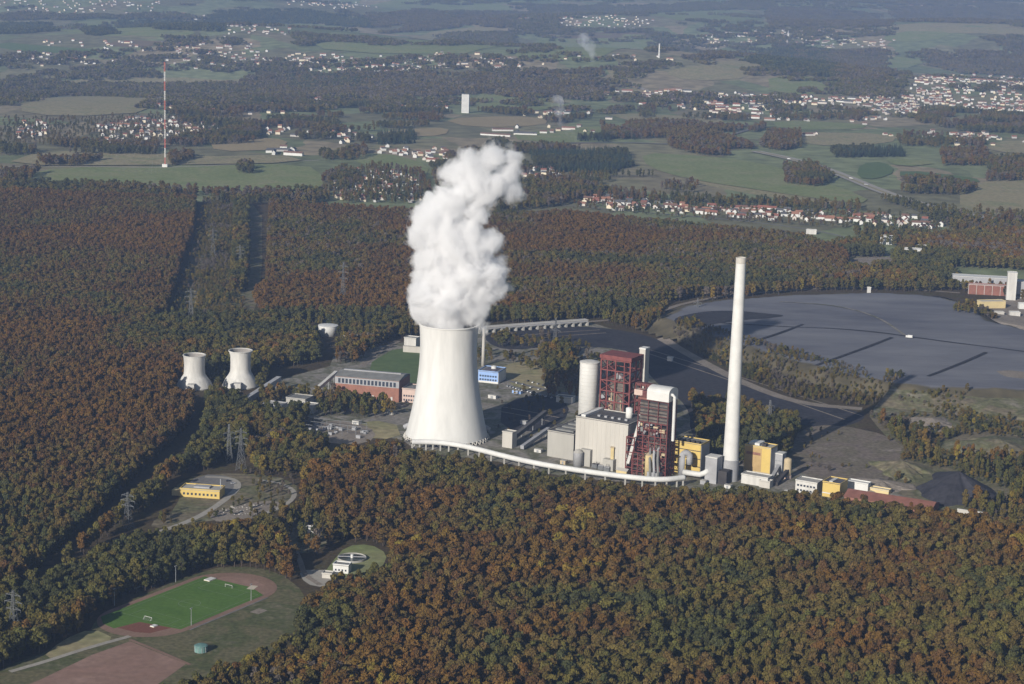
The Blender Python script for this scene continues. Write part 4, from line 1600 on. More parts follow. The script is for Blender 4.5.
# ------------------------------------------------------------------ near left: flat yellow building, sewage works, sports ground things
yb, wd, h, yl3 = block('depot_building', 'long flat yellow building with pale roof in the forest clearing', 'building', 180, 496.5, 41, 18, 489, 'yellow', 'concrete', rz=R(-8))
windows(t_wall[yb.name], 2, wd - 2, 2.4, 4.6, 9, y=-.15, fill=.5)
MB().box(wd * .3, wd * .7, 6, 14, h + .6, h + 2).build('roof_house', M['grey'], t_roof[yb.name])
MB().box(-9, -.02, 2, 12, 0, h * .7).build('annex', M['yellow_pale'], yb)
mb = MB()
mb.bar((wd - 3, 14, h), (wd - 3, 14, h + 9), .8)
mb.build('vent_pipe', M['steel'], yb)
KEEP_POLY.append([tuple(q[:2]) for q in gps([(160, 512), (172, 480), (200, 470), (240, 472), (246, 490), (228, 506), (208, 518), (180, 522)])])
# sewage basin
loc = gp(352, 559)
t = thing('settling_basin', 'round grey settling basin with dark water and a walkway in a small clearing', 'basin', loc)
MB().lathe([(12.7, 0), (12.7, 2.0), (12.3, 2.0), (12.3, .9)], 48, cap0=False, cap1=False).build('rim', M['concrete'], t)
MB().lathe([(.01, 1.2), (12.2, 1.2)], 48, cap0=False, cap1=False).build('water', M['water'], t)
MB().box(-12.5, 12.5, -.7, .7, 2.1, 2.6).build('walkway', M['grey'], t)
MB().lathe([(1.3, 0), (1.3, 4.4)], 12).build('centre_post', M['white'], t)
keep(loc, 24)
sb, wd, h, _ = block('pump_station', 'white building with grey roof beside the round settling basin', 'building', 333, 572.5, 16, 9, 565, 'white', 'grey_roof', rz=R(-12))
windows(t_wall[sb.name], 1, wd - 1, 2, 3.6, 4, y=-.15, fill=.5)
block('pump_annex', 'small cream flat hut in front of the white pump building', 'hut', 322, 578, 10, 7, 574, 'concrete_pale', 'concrete', rz=R(-12))
block('shed', 'small grey roofed shed among the trees near the forest clearing', 'shed', 305, 533, 9, 8, 529, 'white_rough', 'grey', rz=R(-12))
KEEP_POLY.append([tuple(q[:2]) for q in gps([(296, 586), (296, 566), (322, 562), (342, 546), (370, 543), (389, 554), (380, 567), (362, 578), (335, 592)])])
rub = MB()
rr = random.Random(3)
for k in range(60):
    q = gp(rr.uniform(222, 262), rr.uniform(505, 515))
    s_ = rr.uniform(.3, .8)
    rub.lathe([(s_ * 1.2, 0), (s_, s_ * .6), (s_ * .3, s_)], rr.choice((5, 6, 7)), cx=q.x, cy=q.y)
tag(rub.build('rubble', M['concrete_pale']), 'pale rubble heaps scattered on the gravel by the forest road', 'rubble', kind='stuff')


def goal(a, b, rz, label):
    q = sp([(a, b)])[0]
    t = thing('football_goal', label, 'goal', (q[0], q[1], .22), SA + rz, 'football goals')
    mb = MB()
    for y in (-3.7, 3.7):
        mb.bar((0, y, 0), (0, y, 2.5), .22)
        mb.bar((0, y, 2.5), (-2, y, 0), .14)
    mb.bar((0, -3.7, 2.5), (0, 3.7, 2.5), .22)
    mb.build('frame', M['white'], t)
    mb = MB()
    for y in np.linspace(-3.6, 3.6, 14):
        mb.bar((-.1, y, 2.4), (-1.95, y, 0), .05)
    mb.build('net', M['grey'], t)


goal(-50, 0, 0, 'white football goal at the red ash end of the pitch')
goal(50, 0, PI, 'white football goal at the brown cinder end of the pitch')
for (a, b, w_, d_, lb, mk) in ((57, 26, 9, 6, 'pale landing mat at the far corner of the green pitch', 'white'), (-59, -14, 5, 4, 'small pale landing mat on the red ash area', 'sand_mat')):
    q = sp([(a, b)])[0]
    t = thing('landing_mat', lb, 'mat', (q[0], q[1], .26), SA, 'sports mats')
    MB().box(-w_ / 2, w_ / 2, -d_ / 2, d_ / 2, 0, .8).build('cushion', M['white'], t)
    MB().box(-w_ / 2 - .2, w_ / 2 + .2, -d_ / 2 - .2, d_ / 2 + .2, -.05, .12).build('base', M['tan'], t)
q = gp(201, 651.5)
t = thing('throwing_cage', 'round turquoise netted throwing cage on the grass beside the track', 'cage', (q.x, q.y, .1))
mb = MB()
for k in range(10):
    a = 2 * PI * k / 10
    mb.bar((5 * math.cos(a), 5 * math.sin(a), 0), (5 * math.cos(a), 5 * math.sin(a), 5), .3)
mb.build('post', M['steel'], t)
MB().lathe([(5, .1), (5, 4.8)], 20, cap0=False, cap1=False).build('netting', M['turquoise'], t)
MB().lathe([(5.3, 4.8), (4.4, 5.3), (.3, 5.8)], 20).build('cover', M['turquoise'], t)
for k, (px, py, lb) in enumerate(((139, 588.5, 'dark roofed dugout shelter on the tree side of the track'), (157, 581.5, 'white roofed shelter farther along the tree side of the track'))):
    q = gp(px, py)
    t = thing('shelter', lb, 'shelter', q, SA, 'trackside shelters')
    MB().box(-4, 4, 1.6, 2, 0, 2.8).build('back_wall', M['grey'], t)
    mb = MB()
    mb.box(-4, -3.7, -1, 1.59, 0, 2.7)
    mb.box(3.7, 4, -1, 1.59, 0, 2.7)
    mb.build('side_panel', M['grey'], t)
    MB().box(-4.3, 4.3, -1.6, 2.3, 2.803, 3.1).build('roof', M['white' if k else 'grey_dark'], t)
for k, (a, b, lb) in enumerate(((-40, -36, 'thin light mast on the open grass side near the red ash end'), (35, -36, 'thin light mast on the open grass side near the brown end'),
                               (-40, 45, 'thin light mast against the trees near the red ash end'), (35, 45, 'thin light mast against the trees near the brown end'))):
    q = sp([(a, b)])[0]
    t = thing('light_mast', lb, 'mast', (q[0], q[1], .1), SA, 'sports ground light masts')
    MB().lathe([(.28, 0), (.16, 14)], 8).build('pole', M['steel'], t)
    MB().box(-1.2, 1.2, -.3, .3, 14.0, 14.5).build('lamp_head', M['grey'], t)

# ------------------------------------------------------------------ right side: school and depot buildings
for (px, py, wp, dep, tp, wm, rm, rz, nm, lb, win) in (
        (952, 288, 62, 22, 276, 'grey', 'white', -9, 'factory_hall', 'long hall with wide white roof and glazed front behind the coal plateau', (14, 1, 2, 5, 5)),
        (1006, 300, 9, 14, 273, 'white_rough', 'white', -9, 'stair_tower', 'upright pale stair tower at the end of the red walled hall', None),
        (1013, 298, 40, 26, 282, 'grey', 'white_rough', -9, 'factory_hall', 'grey hall with pale roof past the upright pale stair tower', (6, 1, 3, 4, 5)),
        (981, 309, 26, 14, 302, 'yellow_pale', 'concrete_pale', 16, 'storage_shed', 'cream long shed on the bare ground next to the coal plateau', None),
        (995, 316, 9, 9, 312.5, 'concrete_pale', 'white_rough', 0, 'container', 'pale container on bare ground between cream shed and plateau', None),
        (1010, 317, 10, 9, 312.5, 'white_rough', 'white', 0, 'container', 'white container on bare ground past the pale one', None),
        (1019, 309, 14, 9, 304, 'white', 'white', 0, 'container', 'long white container behind the two small containers', None),
        (904, 258, 16, 16, 249, 'white', 'white_rough', -12, 'apartment_building', 'white flat roofed block in autumn trees behind the coal plateau', (5, 2, 2, 2.4, 6)),
        (917, 254, 12, 14, 246, 'white_rough', 'white', -12, 'apartment_building', 'pale block partly behind the white flat roofed block', None),
        (880, 244, 11, 12, 236, 'white', 'grey_dark', -16, 'house', 'large white house with dark roof in front of a dark conifer clump', None),
        (768, 237, 16, 10, 233, 'white', 'white', -8, 'storage_shed', 'long low white shed at the near edge of the village row', None),
        (806, 234, 10, 10, 230, 'white_rough', 'white', -8, 'storage_shed', 'small low white shed beside a meadow below the village', None),
        (737, 263, 9, 9, 258, 'white', 'white', -8, 'storage_shed', 'lone white shed on the edge of the middle wood', None)):
    block(nm, lb, 'building', px, py, wp, dep, tp, wm, rm, rz=R(rz), win=win, parapet=.6)
t, wd, h, _ = block('factory_hall', 'red walled hall under white frame between the wide white roof and the stair tower', 'building', 968, 294, 38, 12, 284.5, 'red_roof', 'white', rz=R(-9))
mb = MB()
for k in range(5):
    mb.box(wd * k / 5, wd * k / 5 + .6, -.4, .05, 0, h)
mb.build('mullion', M['white_rough'], t)
block('signal_hut', 'tiny white hut at the far rim of the coal plateau', 'hut', 867, 296, 3.5, 4, 288, 'white_rough', 'white', rz=0)


# ------------------------------------------------------------------ vehicles
def vehicle(kind, label, loc, rz, paint, group, z=0.0):
    loc = (loc[0], loc[1], z)
    L, Wd, Hh = (4.4, 1.8, .85) if kind == 'car' else ((5.6, 2.0, 1.1) if kind == 'van' else (9.0, 2.5, 1.2))
    t = thing({'car': 'parked_car', 'van': 'van', 'truck': 'truck'}[kind], label, kind, loc, rz, group)
    mb = MB()
    mb.box(-L / 2, L / 2, -Wd / 2, Wd / 2, .35, .35 + Hh)
    if kind == 'car':
        a, b = -L * .36, L * .2
        c, d_ = -L * .26, L * .08
        z0, z1 = .353 + Hh, .35 + Hh + .6
        mb.build('body', M[paint], t)
        mb = MB()
        y0, y1 = Wd / 2 - .05, Wd / 2 - .22
        mb.add([(a, -y0, z0), (b, -y0, z0), (b, y0, z0), (a, y0, z0), (c, -y1, z1), (d_, -y1, z1), (d_, y1, z1), (c, y1, z1)],
               [(0, 3, 2, 1), (4, 5, 6, 7), (0, 1, 5, 4), (1, 2, 6, 5), (2, 3, 7, 6), (3, 0, 4, 7)])
        mb.build('cabin', M['glass'], t)
        MB().box(c, d_, -y1, y1, z1 + .003, z1 + .06).build('roof', M[paint], t)
    elif kind == 'van':
        mb.box(-L / 2, L / 2 - 1.3, -Wd / 2, Wd / 2, .353 + Hh, 2.5)
        mb.build('body', M[paint], t)
        MB().add([], []) if False else None
        m3 = MB()
        m3.add([(L / 2 - 1.29, -Wd / 2, .36 + Hh), (L / 2 - .4, -Wd / 2, .36 + Hh), (L / 2 - .4, Wd / 2, .36 + Hh), (L / 2 - 1.29, Wd / 2, .36 + Hh),
                (L / 2 - 1.29, -Wd / 2 + .1, 2.3), (L / 2 - 1.1, -Wd / 2 + .1, 2.3), (L / 2 - 1.1, Wd / 2 - .1, 2.3), (L / 2 - 1.29, Wd / 2 - .1, 2.3)],
               [(0, 3, 2, 1), (4, 5, 6, 7), (0, 1, 5, 4), (1, 2, 6, 5), (2, 3, 7, 6), (3, 0, 4, 7)])
        m3.build('windscreen', M['glass'], t)
    else:
        mb.box(-L / 2, L / 2 - 2.6, -Wd / 2, Wd / 2, .353 + Hh, 3.8)
        mb.build('cargo_box', M[paint], t)
        MB().box(L / 2 - 2.4, L / 2, -Wd / 2, Wd / 2, .353 + Hh, 3.0).build('cab', M[paint], t)
    for sx in (-.32, .32):
        for sy in (-1, 1):
            mw = MB()
            mw.tube([(L * sx, sy * (Wd / 2 - .22), .38), (L * sx, sy * (Wd / 2 + .02), .38)], .38, 12)
            mw.build('wheel', M['tyre'], t)


q = gpz(909, 338.5, PLZ)
vehicle('truck', 'large white truck alone on the coal plateau', q, R(160), 'white', None, PLZ + 1.2)
paints = ['car_white', 'car_silver', 'car_dark', 'car_white', 'car_silver', 'car_dark', 'car_white']
k = 0
for i, (px, py) in enumerate(((517, 383.5), (523, 385), (528, 381.5), (533, 383), (538, 384.5), (543, 386), (531, 388), (539, 390), (546, 388))):
    nm = ['white car parked closest to the blue building', 'silver car parked second from the blue building', 'dark car in the far row of the car park', 'white car in the far row of the car park',
          'silver car in the far row of the car park', 'dark car at the far end of the car park row', 'white car parked alone in the near row of the car park', 'silver van sized car in the near row', 'white car at the dead end of the near row'][i]
    vehicle('car', nm, gp(px, py), R(60), paints[i % 7], 'cars in the works car park', .3)
crr = random.Random(8)
for i in range(16):
    px, py = 508 + i * 2.9, 386.8 + i * .78
    vehicle('car', 'small parked car in the long near row of the works car park', gp(px, py + crr.uniform(-.2, .2)), R(60 + crr.uniform(-6, 6)), crr.choice(paints), 'cars in the long car park row', .3)
for i in range(8):
    vehicle('car', 'small parked car in the short row by the brick hall', gp(346 + i * 3.2, 401 + i * .7), R(75 + crr.uniform(-6, 6)), crr.choice(paints), 'cars by the brick hall', .3)
for i, (px, py, pt, lb) in enumerate(((789, 160.0, 'car_white', 'white truck on the motorway by the rust coloured wood'), (851, 179.5, 'car_white', 'white truck on the motorway above the brown field'),
                                  (866, 185.8, 'car_silver', 'grey truck on the motorway near the bridge'))):
    vehicle('truck', lb, gp(px, py), R(-20), pt, 'trucks on the motorway', .6)
for i, (px, py, lb) in enumerate(((228, 481.5, 'dark car parked behind the yellow flat building'), (233, 484, 'silver car parked behind the yellow flat building'))):
    vehicle('car', lb, gp(px, py), R(30), ('car_dark', 'car_silver')[i], 'cars by the yellow building', .3)


# ------------------------------------------------------------------ houses
WALLS = {'white': M['white'], 'cream': mat('cream_render', (.68, .60, .46), .85, .1, .1), 'grey': mat('grey_render', (.42, .40, .38), .85, .1, .1),
         'pale': mat('pale_render', (.60, .55, .50), .85, .12, .1)}
ROOFS = {'red': mat('red_tiles', (.25, .105, .075), .85, .25, .15), 'orange': mat('orange_tiles', (.30, .15, .10), .85, .25, .15),
         'brown': mat('brown_tiles', (.17, .10, .075), .85, .25, .15), 'dark grey': mat('slate_roof', (.10, .10, .105), .8, .25, .15)}


def house_mesh(wd, dp, hh, rf, wall, roof):
    a = MB().box(-wd / 2, wd / 2, -dp / 2, dp / 2, -3, hh)
    # gable triangles close the wall under the ridge
    a.add([(-wd / 2, -dp / 2, hh), (-wd / 2, dp / 2, hh), (-wd / 2, 0, hh + rf * .97)], [(0, 2, 1)])
    a.add([(wd / 2, -dp / 2, hh), (wd / 2, dp / 2, hh), (wd / 2, 0, hh + rf * .97)], [(0, 1, 2)])
    b = MB()
    o = .5
    y = dp / 2 + o
    zl = hh - rf * o / (dp / 2)
    x = wd / 2 + o
    t_ = .35
    b.add([(-x, -y, zl), (x, -y, zl), (x, 0, hh + rf), (-x, 0, hh + rf), (-x, -y, zl + t_), (x, -y, zl + t_), (x, 0, hh + rf + t_), (-x, 0, hh + rf + t_)],
          [(0, 3, 2, 1), (4, 5, 6, 7), (0, 1, 5, 4), (1, 2, 6, 5), (3, 0, 4, 7)])
    b.add([(-x, y, zl), (x, y, zl), (x, 0, hh + rf), (-x, 0, hh + rf), (-x, y, zl + t_), (x, y, zl + t_), (x, 0, hh + rf + t_), (-x, 0, hh + rf + t_)],
          [(0, 1, 2, 3), (4, 7, 6, 5), (0, 4, 5, 1), (1, 5, 6, 2), (3, 7, 4, 0)])
    return a, b


HOUSE_SPOTS = []     # x, y, z, rot, w, d, h, roof h, wall, roof, place


def village(px_poly, spacing, place, wallw, roofw, size=(9, 14), rot=0.0, fill=.75, big=0.0, spread=0):
    poly = [tuple(q[:2]) for q in gps(px_poly)]
    x0, x1 = min(p[0] for p in poly), max(p[0] for p in poly)
    y0, y1 = min(p[1] for p in poly), max(p[1] for p in poly)
    sx, sy = spacing if isinstance(spacing, tuple) else (spacing, spacing)
    gx, gy = np.meshgrid(np.arange(x0, x1, sx), np.arange(y0, y1, sy))
    gx = gx.ravel() + RNG.uniform(-.33, .33, gx.size) * sx
    gy = gy.ravel() + RNG.uniform(-.33, .33, gy.size) * sy
    ok = inside(poly, gx, gy) & (RNG.random(gx.size) < fill)
    gx = gx + RNG.normal(0, 1, gx.size) * spread
    gy = gy + RNG.normal(0, 1.2, gy.size) * spread
    zz = ground_h(gx, gy)
    for a, b, z in zip(gx[ok], gy[ok], zz[ok]):
        wd = RNG.uniform(*size)
        if RNG.random() < big:
            wd *= RNG.uniform(1.6, 3)
        wall = RNG.choice(list(wallw), p=np.array(list(wallw.values())) / sum(wallw.values()))
        roof = RNG.choice(list(roofw), p=np.array(list(roofw.values())) / sum(roofw.values()))
        r_ = rot + (0 if RNG.random() < .65 else PI / 2) + RNG.normal(0, .18)
        HOUSE_SPOTS.append((a, b, z, r_, wd, RNG.uniform(8, 10.5), RNG.uniform(4.5, 7), RNG.uniform(2.8, 4.2), str(wall), str(roof), place))


WW = {'white': 6, 'cream': 2, 'pale': 2, 'grey': 1}
RR_ = {'red': 3, 'orange': 3, 'brown': 3, 'dark grey': 2}
RM = {'red': 2, 'orange': 2, 'brown': 4, 'dark grey': 3}
village([(573, 199), (600, 197), (650, 202), (705, 207), (712, 214), (650, 214), (600, 208), (575, 207)], 25, 'in the red roofed village cluster behind the wood', WW, RR_, (9, 16), -.15, .68, .2)
village([(700, 208), (760, 208), (850, 216), (845, 223), (770, 220), (705, 216)], (23, 40), 'in the long white row behind the brown wood', {'white': 8, 'pale': 2}, RR_, (12, 22), -.15, .85, .2)
village([(845, 213), (930, 219), (950, 230), (905, 230), (850, 224)], (26, 36), 'at the row end above the autumn trees', WW, RR_, (10, 18), -.2, .75, .2)
village([(326, 187), (350, 178), (372, 172), (418, 180), (425, 200), (405, 204), (365, 202), (332, 199)], 24, 'in the village between wood and steam', WW, RM, (9, 14), .2, .55, .12)
village([(358, 172), (372, 168), (410, 172), (415, 180), (378, 178)], 30, 'at the upper village edge by the steam', WW, RM, (9, 13), .3, .6)
village([(372, 146), (445, 150), (452, 160), (430, 162), (400, 156), (374, 154)], 32, 'in the hamlet above the meadow by the steam', WW, RM, (9, 13), .1, .7, .1)
village([(512, 170), (560, 168), (562, 180), (540, 184), (514, 182)], 34, 'in the hamlet just past the steam', WW, RR_, (9, 14), 0, .6, .1)
village([(12, 124), (46, 122), (48, 137), (14, 140)], 28, 'in the small cluster far from the mast', WW, RM, (10, 15), 0, .7)
village([(95, 124), (130, 118), (175, 118), (225, 126), (222, 135), (170, 138), (120, 146), (100, 140)], 30, 'in the village around the radio mast', WW, RM, (9, 14), .1, .42, .1)
village([(265, 148), (285, 147), (302, 150), (302, 156), (268, 156)], (40, 40), 'among the sheds by the wide meadow', {'white': 8, 'grey': 1}, {'brown': 1, 'dark grey': 3}, (14, 26), 0, .7, .4)
village([(482, 130), (512, 126), (545, 129), (548, 136), (490, 138)], (60, 60), 'in the farm by the stubble field', {'white': 1}, {'brown': 1, 'dark grey': 2}, (16, 34), 0, .7, .3)
FARM = len(HOUSE_SPOTS)
FAR = 'far off'
for poly, sp_, fl, bg_ in (
        ([(160, 96), (192, 95), (196, 108), (165, 108)], 40, .6, .1), ([(228, 96), (300, 92), (320, 100), (312, 112), (240, 114)], 46, .55, .1),
        ([(372, 103), (442, 103), (445, 110), (374, 111)], (34, 50), .8, .3), ([(276, 130), (300, 128), (302, 136), (280, 137)], 36, .6, .3),
        ([(330, 133), (352, 132), (362, 144), (330, 142)], 38, .6, .1),
        ([(0, 53), (50, 54), (105, 60), (104, 66), (40, 65), (0, 62)], 52, .6, .1), ([(45, 39), (120, 42), (170, 47), (165, 52), (90, 48), (46, 44)], 60, .5, .1),
        ([(170, 42), (262, 44), (262, 72), (190, 68), (160, 55)], 52, .5, .1), ([(256, 54), (340, 56), (420, 62), (418, 74), (340, 73), (256, 66)], 46, .62, .15),
        ([(405, 56), (440, 54), (512, 62), (512, 68), (430, 66)], 50, .6, .1), ([(385, 64), (415, 66), (412, 73), (386, 72)], 46, .7, .1),
        ([(220, 25), (260, 28), (300, 32), (298, 37), (225, 34)], 75, .6, .1), ([(155, 16), (215, 17), (214, 22), (156, 21)], 85, .6, .1),
        ([(0, 3), (80, 0), (160, 0), (162, 9), (90, 13), (0, 13)], 90, .55, .1), ([(300, 1), (345, 1), (352, 9), (302, 8)], 90, .6, .1),
        ([(512, 15), (560, 17), (610, 16), (650, 20), (645, 26), (560, 27), (514, 24)], 68, .6, .1),
        ([(698, 36), (730, 32), (770, 30), (772, 42), (730, 47), (700, 46)], 58, .6, .15), ([(768, 30), (812, 30), (850, 38), (892, 42), (890, 48), (800, 48), (768, 42)], 58, .6, .2),
        ([(815, 36), (845, 37), (844, 41), (816, 41)], (80, 60), .7, 1.0),
        ([(620, 92), (660, 90), (740, 95), (770, 104), (765, 112), (690, 110), (630, 102)], (48, 50), .62, .5), ([(720, 110), (770, 112), (800, 118), (798, 122), (725, 118)], (60, 55), .6, .6),
        ([(735, 94), (800, 96), (866, 100), (866, 105), (740, 104)], (36, 50), .75, .3), ([(866, 96), (885, 92), (905, 98), (920, 108), (905, 116), (880, 114)], 36, .72, .15),
        ([(904, 84), (960, 76), (1030, 72), (1060, 90), (1060, 106), (1000, 112), (940, 106), (905, 100)], 46, .36, .15), ([(905, 94), (950, 90), (955, 106), (910, 104)], 42, .6, .1),
        ([(990, 100), (1060, 104), (1060, 114), (992, 114)], 42, .55, .1), ([(862, 118), (880, 118), (878, 124), (862, 124)], 40, .6, .1),
        ([(930, 132), (980, 134), (1010, 138), (1000, 144), (940, 142)], 42, .6, .15), ([(905, 134), (930, 137), (928, 143), (880, 136)], 46, .5, .3), ([(812, 133), (838, 136), (836, 139), (812, 137)], (70, 70), .8, 1),
        ([(918, 140), (985, 143), (984, 147), (920, 145)], (60, 60), .4, .4), ([(880, 0), (960, 0), (985, 4), (900, 6)], 80, .7, .3), ([(572, 55), (600, 58), (606, 62), (575, 64)], 60, .5, .1),
        ([(500, 60), (520, 60), (524, 66), (500, 66)], 50, .6, .2), ([(640, 56), (690, 60), (688, 64), (640, 64)], 60, .4, .1), ([(526, 112), (560, 112), (602, 113), (602, 118), (528, 118)], 50, .5, .1),
        ([(540, 125), (592, 128), (590, 134), (542, 134)], 60, .45, .1), ([(790, 62), (800, 62), (800, 66), (790, 66)], 60, .4, .1), ([(985, 138), (1024, 140), (1024, 143), (988, 142)], 60, .6, .5)):
    sp_ = tuple(q * .74 for q in sp_) if isinstance(sp_, tuple) else sp_ * .74
    village(poly, sp_, FAR, {'white': 4, 'cream': 3, 'pale': 3, 'grey': 3}, RM, (10, 16), RNG.uniform(-.3, .3), fl, bg_, spread=sp_[0] * .9 if isinstance(sp_, tuple) else sp_ * 1.1)
near = sorted(range(FARM), key=lambda i: HOUSE_SPOTS[i][1])
near_set = set(near[:300])
cache = {}
ORD = {}
for i in near:
    if i not in near_set:
        continue
    x, y, z, r_, wd, dp, hh, rf, wall, roof, place = HOUSE_SPOTS[i]
    wq = round(wd / 2) * 2
    key = (wq, round(hh), wall, roof)
    size = 'small' if wq <= 11 else ('long' if wq >= 17 else 'plain')
    lb = f'{size} {wall} house with {roof} roof {place}'
    loc = (x, y, z)
    if key in cache:
        o = copy_tree(cache[key])
    else:
        a, b = house_mesh(wq, dp, round(hh), rf, wall, roof)
        o = thing('house', lb, 'house', loc)
        a.build('wall', WALLS[wall], o)
        b.build('roof', ROOFS[roof], o)
        cache[key] = o
    o.location = loc
    o.rotation_euler = (0, 0, r_)
    o['label'] = lb
    o['group'] = f'{size} {wall} houses with {roof} roofs {place}'
    keep(loc, 8)
far = MB()
mats = [WALLS[k] for k in WALLS] + [ROOFS[k] for k in ROOFS]
wi = {k: i for i, k in enumerate(WALLS)}
ri = {k: i + len(WALLS) for i, k in enumerate(ROOFS)}
for i, (x, y, z, r_, wd, dp, hh, rf, wall, roof, place) in enumerate(HOUSE_SPOTS):
    if i in near_set:
        continue
    a, b = house_mesh(wd, dp, hh, rf, wall, roof)
    c, s = math.cos(r_), math.sin(r_)
    T = lambda p: (x + c * p[0] - s * p[1], y + s * p[0] + c * p[1], z + p[2])
    far.add([T(p) for p in a.v], a.f, wi[wall])
    far.add([T(p) for p in b.v], b.f, ri[roof])
    keep((x, y), 9)
tag(far.build('distant_houses', mats), 'mass of small pale houses in the hazy far villages', 'houses', kind='stuff')
print('houses', len(HOUSE_SPOTS), 'near', FARM)

# ------------------------------------------------------------------ trees
SPEC = {
    'rust': (.122, .068, .016), 'dark rust': (.095, .055, .018), 'brown': (.110, .078, .023), 'olive': (.098, .080, .020), 'green': (.084, .079, .021),
    'dark green': (.055, .057, .021), 'yellow': (.17, .125, .022), 'orange': (.132, .077, .016), 'bare': (.108, .088, .068)}
LM = {k: leaf_mat('leaves_' + k.replace(' ', '_'), c) for k, c in SPEC.items()}
LM['conifer'] = leaf_mat('needles', (.030, .046, .028), .02, .25)


def crown_mb(rng, lobes, per, Rr, z0, z1, leaf):
    """a crown of leaf clumps on uneven lobes"""
    zc = z0 + (z1 - z0) * .45
    hz = (z1 - z0) / 2
    vs = []
    L = []
    for i in range(lobes):
        a = rng.uniform(0, 2 * PI)
        u = rng.uniform(-.9, 1.0)
        rr = math.sqrt(max(.12, 1 - u * u)) * rng.uniform(.45, .72)
        L.append((rr * math.cos(a) * Rr, rr * math.sin(a) * Rr, zc + u * hz * .72, Rr * rng.uniform(.34, .52)))
    L.append((0, 0, zc + hz * .55, Rr * .5))
    nf = 0
    quads = []
    for (cx, cy, cz, lr) in L:
        for k in range(per):
            d = rng.normal(size=3)
            d[2] = abs(d[2]) * .9 - .25
            d /= np.linalg.norm(d)
            p = np.array((cx, cy, cz)) + d * lr * rng.uniform(.72, 1.08)
            nrm = d + rng.normal(size=3) * .55
            nrm /= np.linalg.norm(nrm)
            t = np.cross(nrm, rng.normal(size=3))
            t /= np.linalg.norm(t) + 1e-9
            b = np.cross(nrm, t)
            s = leaf * rng.uniform(.6, 1.25)
            quads.append((p + t * s, p + b * s * .8, p - t * s, p - b * s * .8))
    mb = MB()
    for q in quads:
        mb.add(q, [(0, 1, 2, 3)])
    # unseen inner core, added to block light through the crown
    for (cx, cy, cz, lr) in L:
        r = lr * .62
        mb.add([(cx + r, cy, cz), (cx, cy + r, cz), (cx - r, cy, cz), (cx, cy - r, cz), (cx, cy, cz + r), (cx, cy, cz - r)],
               [(0, 1, 4), (1, 2, 4), (2, 3, 4), (3, 0, 4), (1, 0, 5), (2, 1, 5), (3, 2, 5), (0, 3, 5)])
    return mb


def conifer_mb(rng, h, Rr):
    mb = MB()
    tiers = 11
    for i in range(tiers):
        f = i / (tiers - 1)
        z = h * (.12 + .84 * f)
        r = Rr * (1 - f) ** .85 + .35
        n = int(16 * (1 - f) + 6)
        for k in range(n):
            a = 2 * PI * k / n + rng.uniform(-.25, .25)
            rr = r * rng.uniform(.75, 1.1)
            w_ = r * .32 + .25
            c, s = math.cos(a), math.sin(a)
            z1 = z - rr * .38
            mb.add([(0, 0, z + .7), (c * rr * .6 - s * w_, s * rr * .6 + c * w_, z - rr * .12), (c * rr, s * rr, z1), (c * rr * .6 + s * w_, s * rr * .6 - c * w_, z - rr * .12)], [(0, 1, 2, 3)])
    return mb


def trunk_mb(rng, h, r):
    mb = MB()
    pts = [(rng.normal(0, .15) * i, rng.normal(0, .15) * i, h * i / 4) for i in range(5)]
    for i in range(4):
        mb.bar(pts[i], pts[i + 1], r * 2 * (1 - .16 * i), w2=r * 2 * (1 - .16 * (i + 1)))
    for k in range(5):
        a = rng.uniform(0, 2 * PI)
        p = pts[rng.integers(2, 5)]
        mb.bar(p, (p[0] + 3.2 * math.cos(a), p[1] + 3.2 * math.sin(a), p[2] + rng.uniform(1.5, 4)), r * .7, w2=r * .25)
    return mb


rg = np.random.default_rng(5)
NSH = 5
CROWN, TRUNK, BOTH = [], [], []
for k in range(NSH):
    c = crown_mb(rg, [13, 16, 11, 15, 12][k], 46, [4.9, 5.4, 4.4, 5.8, 4.6][k], [3.5, 4.5, 3, 4, 2.5][k], [21, 22.5, 20, 21, 23][k], 1.02)
    t = trunk_mb(rg, 15, .38)
    CROWN.append(c)
    TRUNK.append(t)
    b = MB()
    b.add(c.v, c.f, 0)
    b.add(t.v, t.f, 1)
    BOTH.append(b)
src = bpy.data.collections.new('tree_kinds')       # only a library for the woods, never linked to the scene
KIND = {}
names = list(SPEC)


def add_source(key, mb, mats_):
    i = len(KIND)
    KIND[key] = i
    o = bpy.data.objects.new(f'tree_kind_{i:03d}', mb.mesh(f'tree_kind_{i:03d}', mats_))
    src.objects.link(o)


for nm in names:
    for k in range(NSH):
        add_source((nm, k), BOTH[k], [LM[nm], M['bark']])
CON = []
for k in range(2):
    c = conifer_mb(rg, [22, 19][k], [4.2, 3.6][k])
    t = trunk_mb(rg, 12, .3)
    b = MB()
    b.add(c.v, c.f, 0)
    b.add(t.v, t.f, 1)
    CON.append((c, t))
    add_source(('conifer', k), b, [LM['conifer'], M['bark']])
# coarse groups of trees for woods more than eight kilometres off
GROUPMIX = {'brown': ['brown', 'bare', 'bare', 'olive'], 'green': ['olive', 'olive', 'green', 'bare'], 'dark': ['dark green', 'dark green', 'conifer', 'green']}
for gname, mix in GROUPMIX.items():
    for k in range(3):
        b = MB()
        for j in range(20):
            x, y = rg.uniform(-36, 36, 2)
            c = crown_mb(rg, 7, 11, rg.uniform(5, 7.5), rg.uniform(1, 3), rg.uniform(13, 20), 2.6)
            b.add([(p[0] + x, p[1] + y, p[2]) for p in c.v], c.f, int(rg.integers(0, 4)))
        add_source((gname + ' group', k), b, [LM[q] for q in mix])

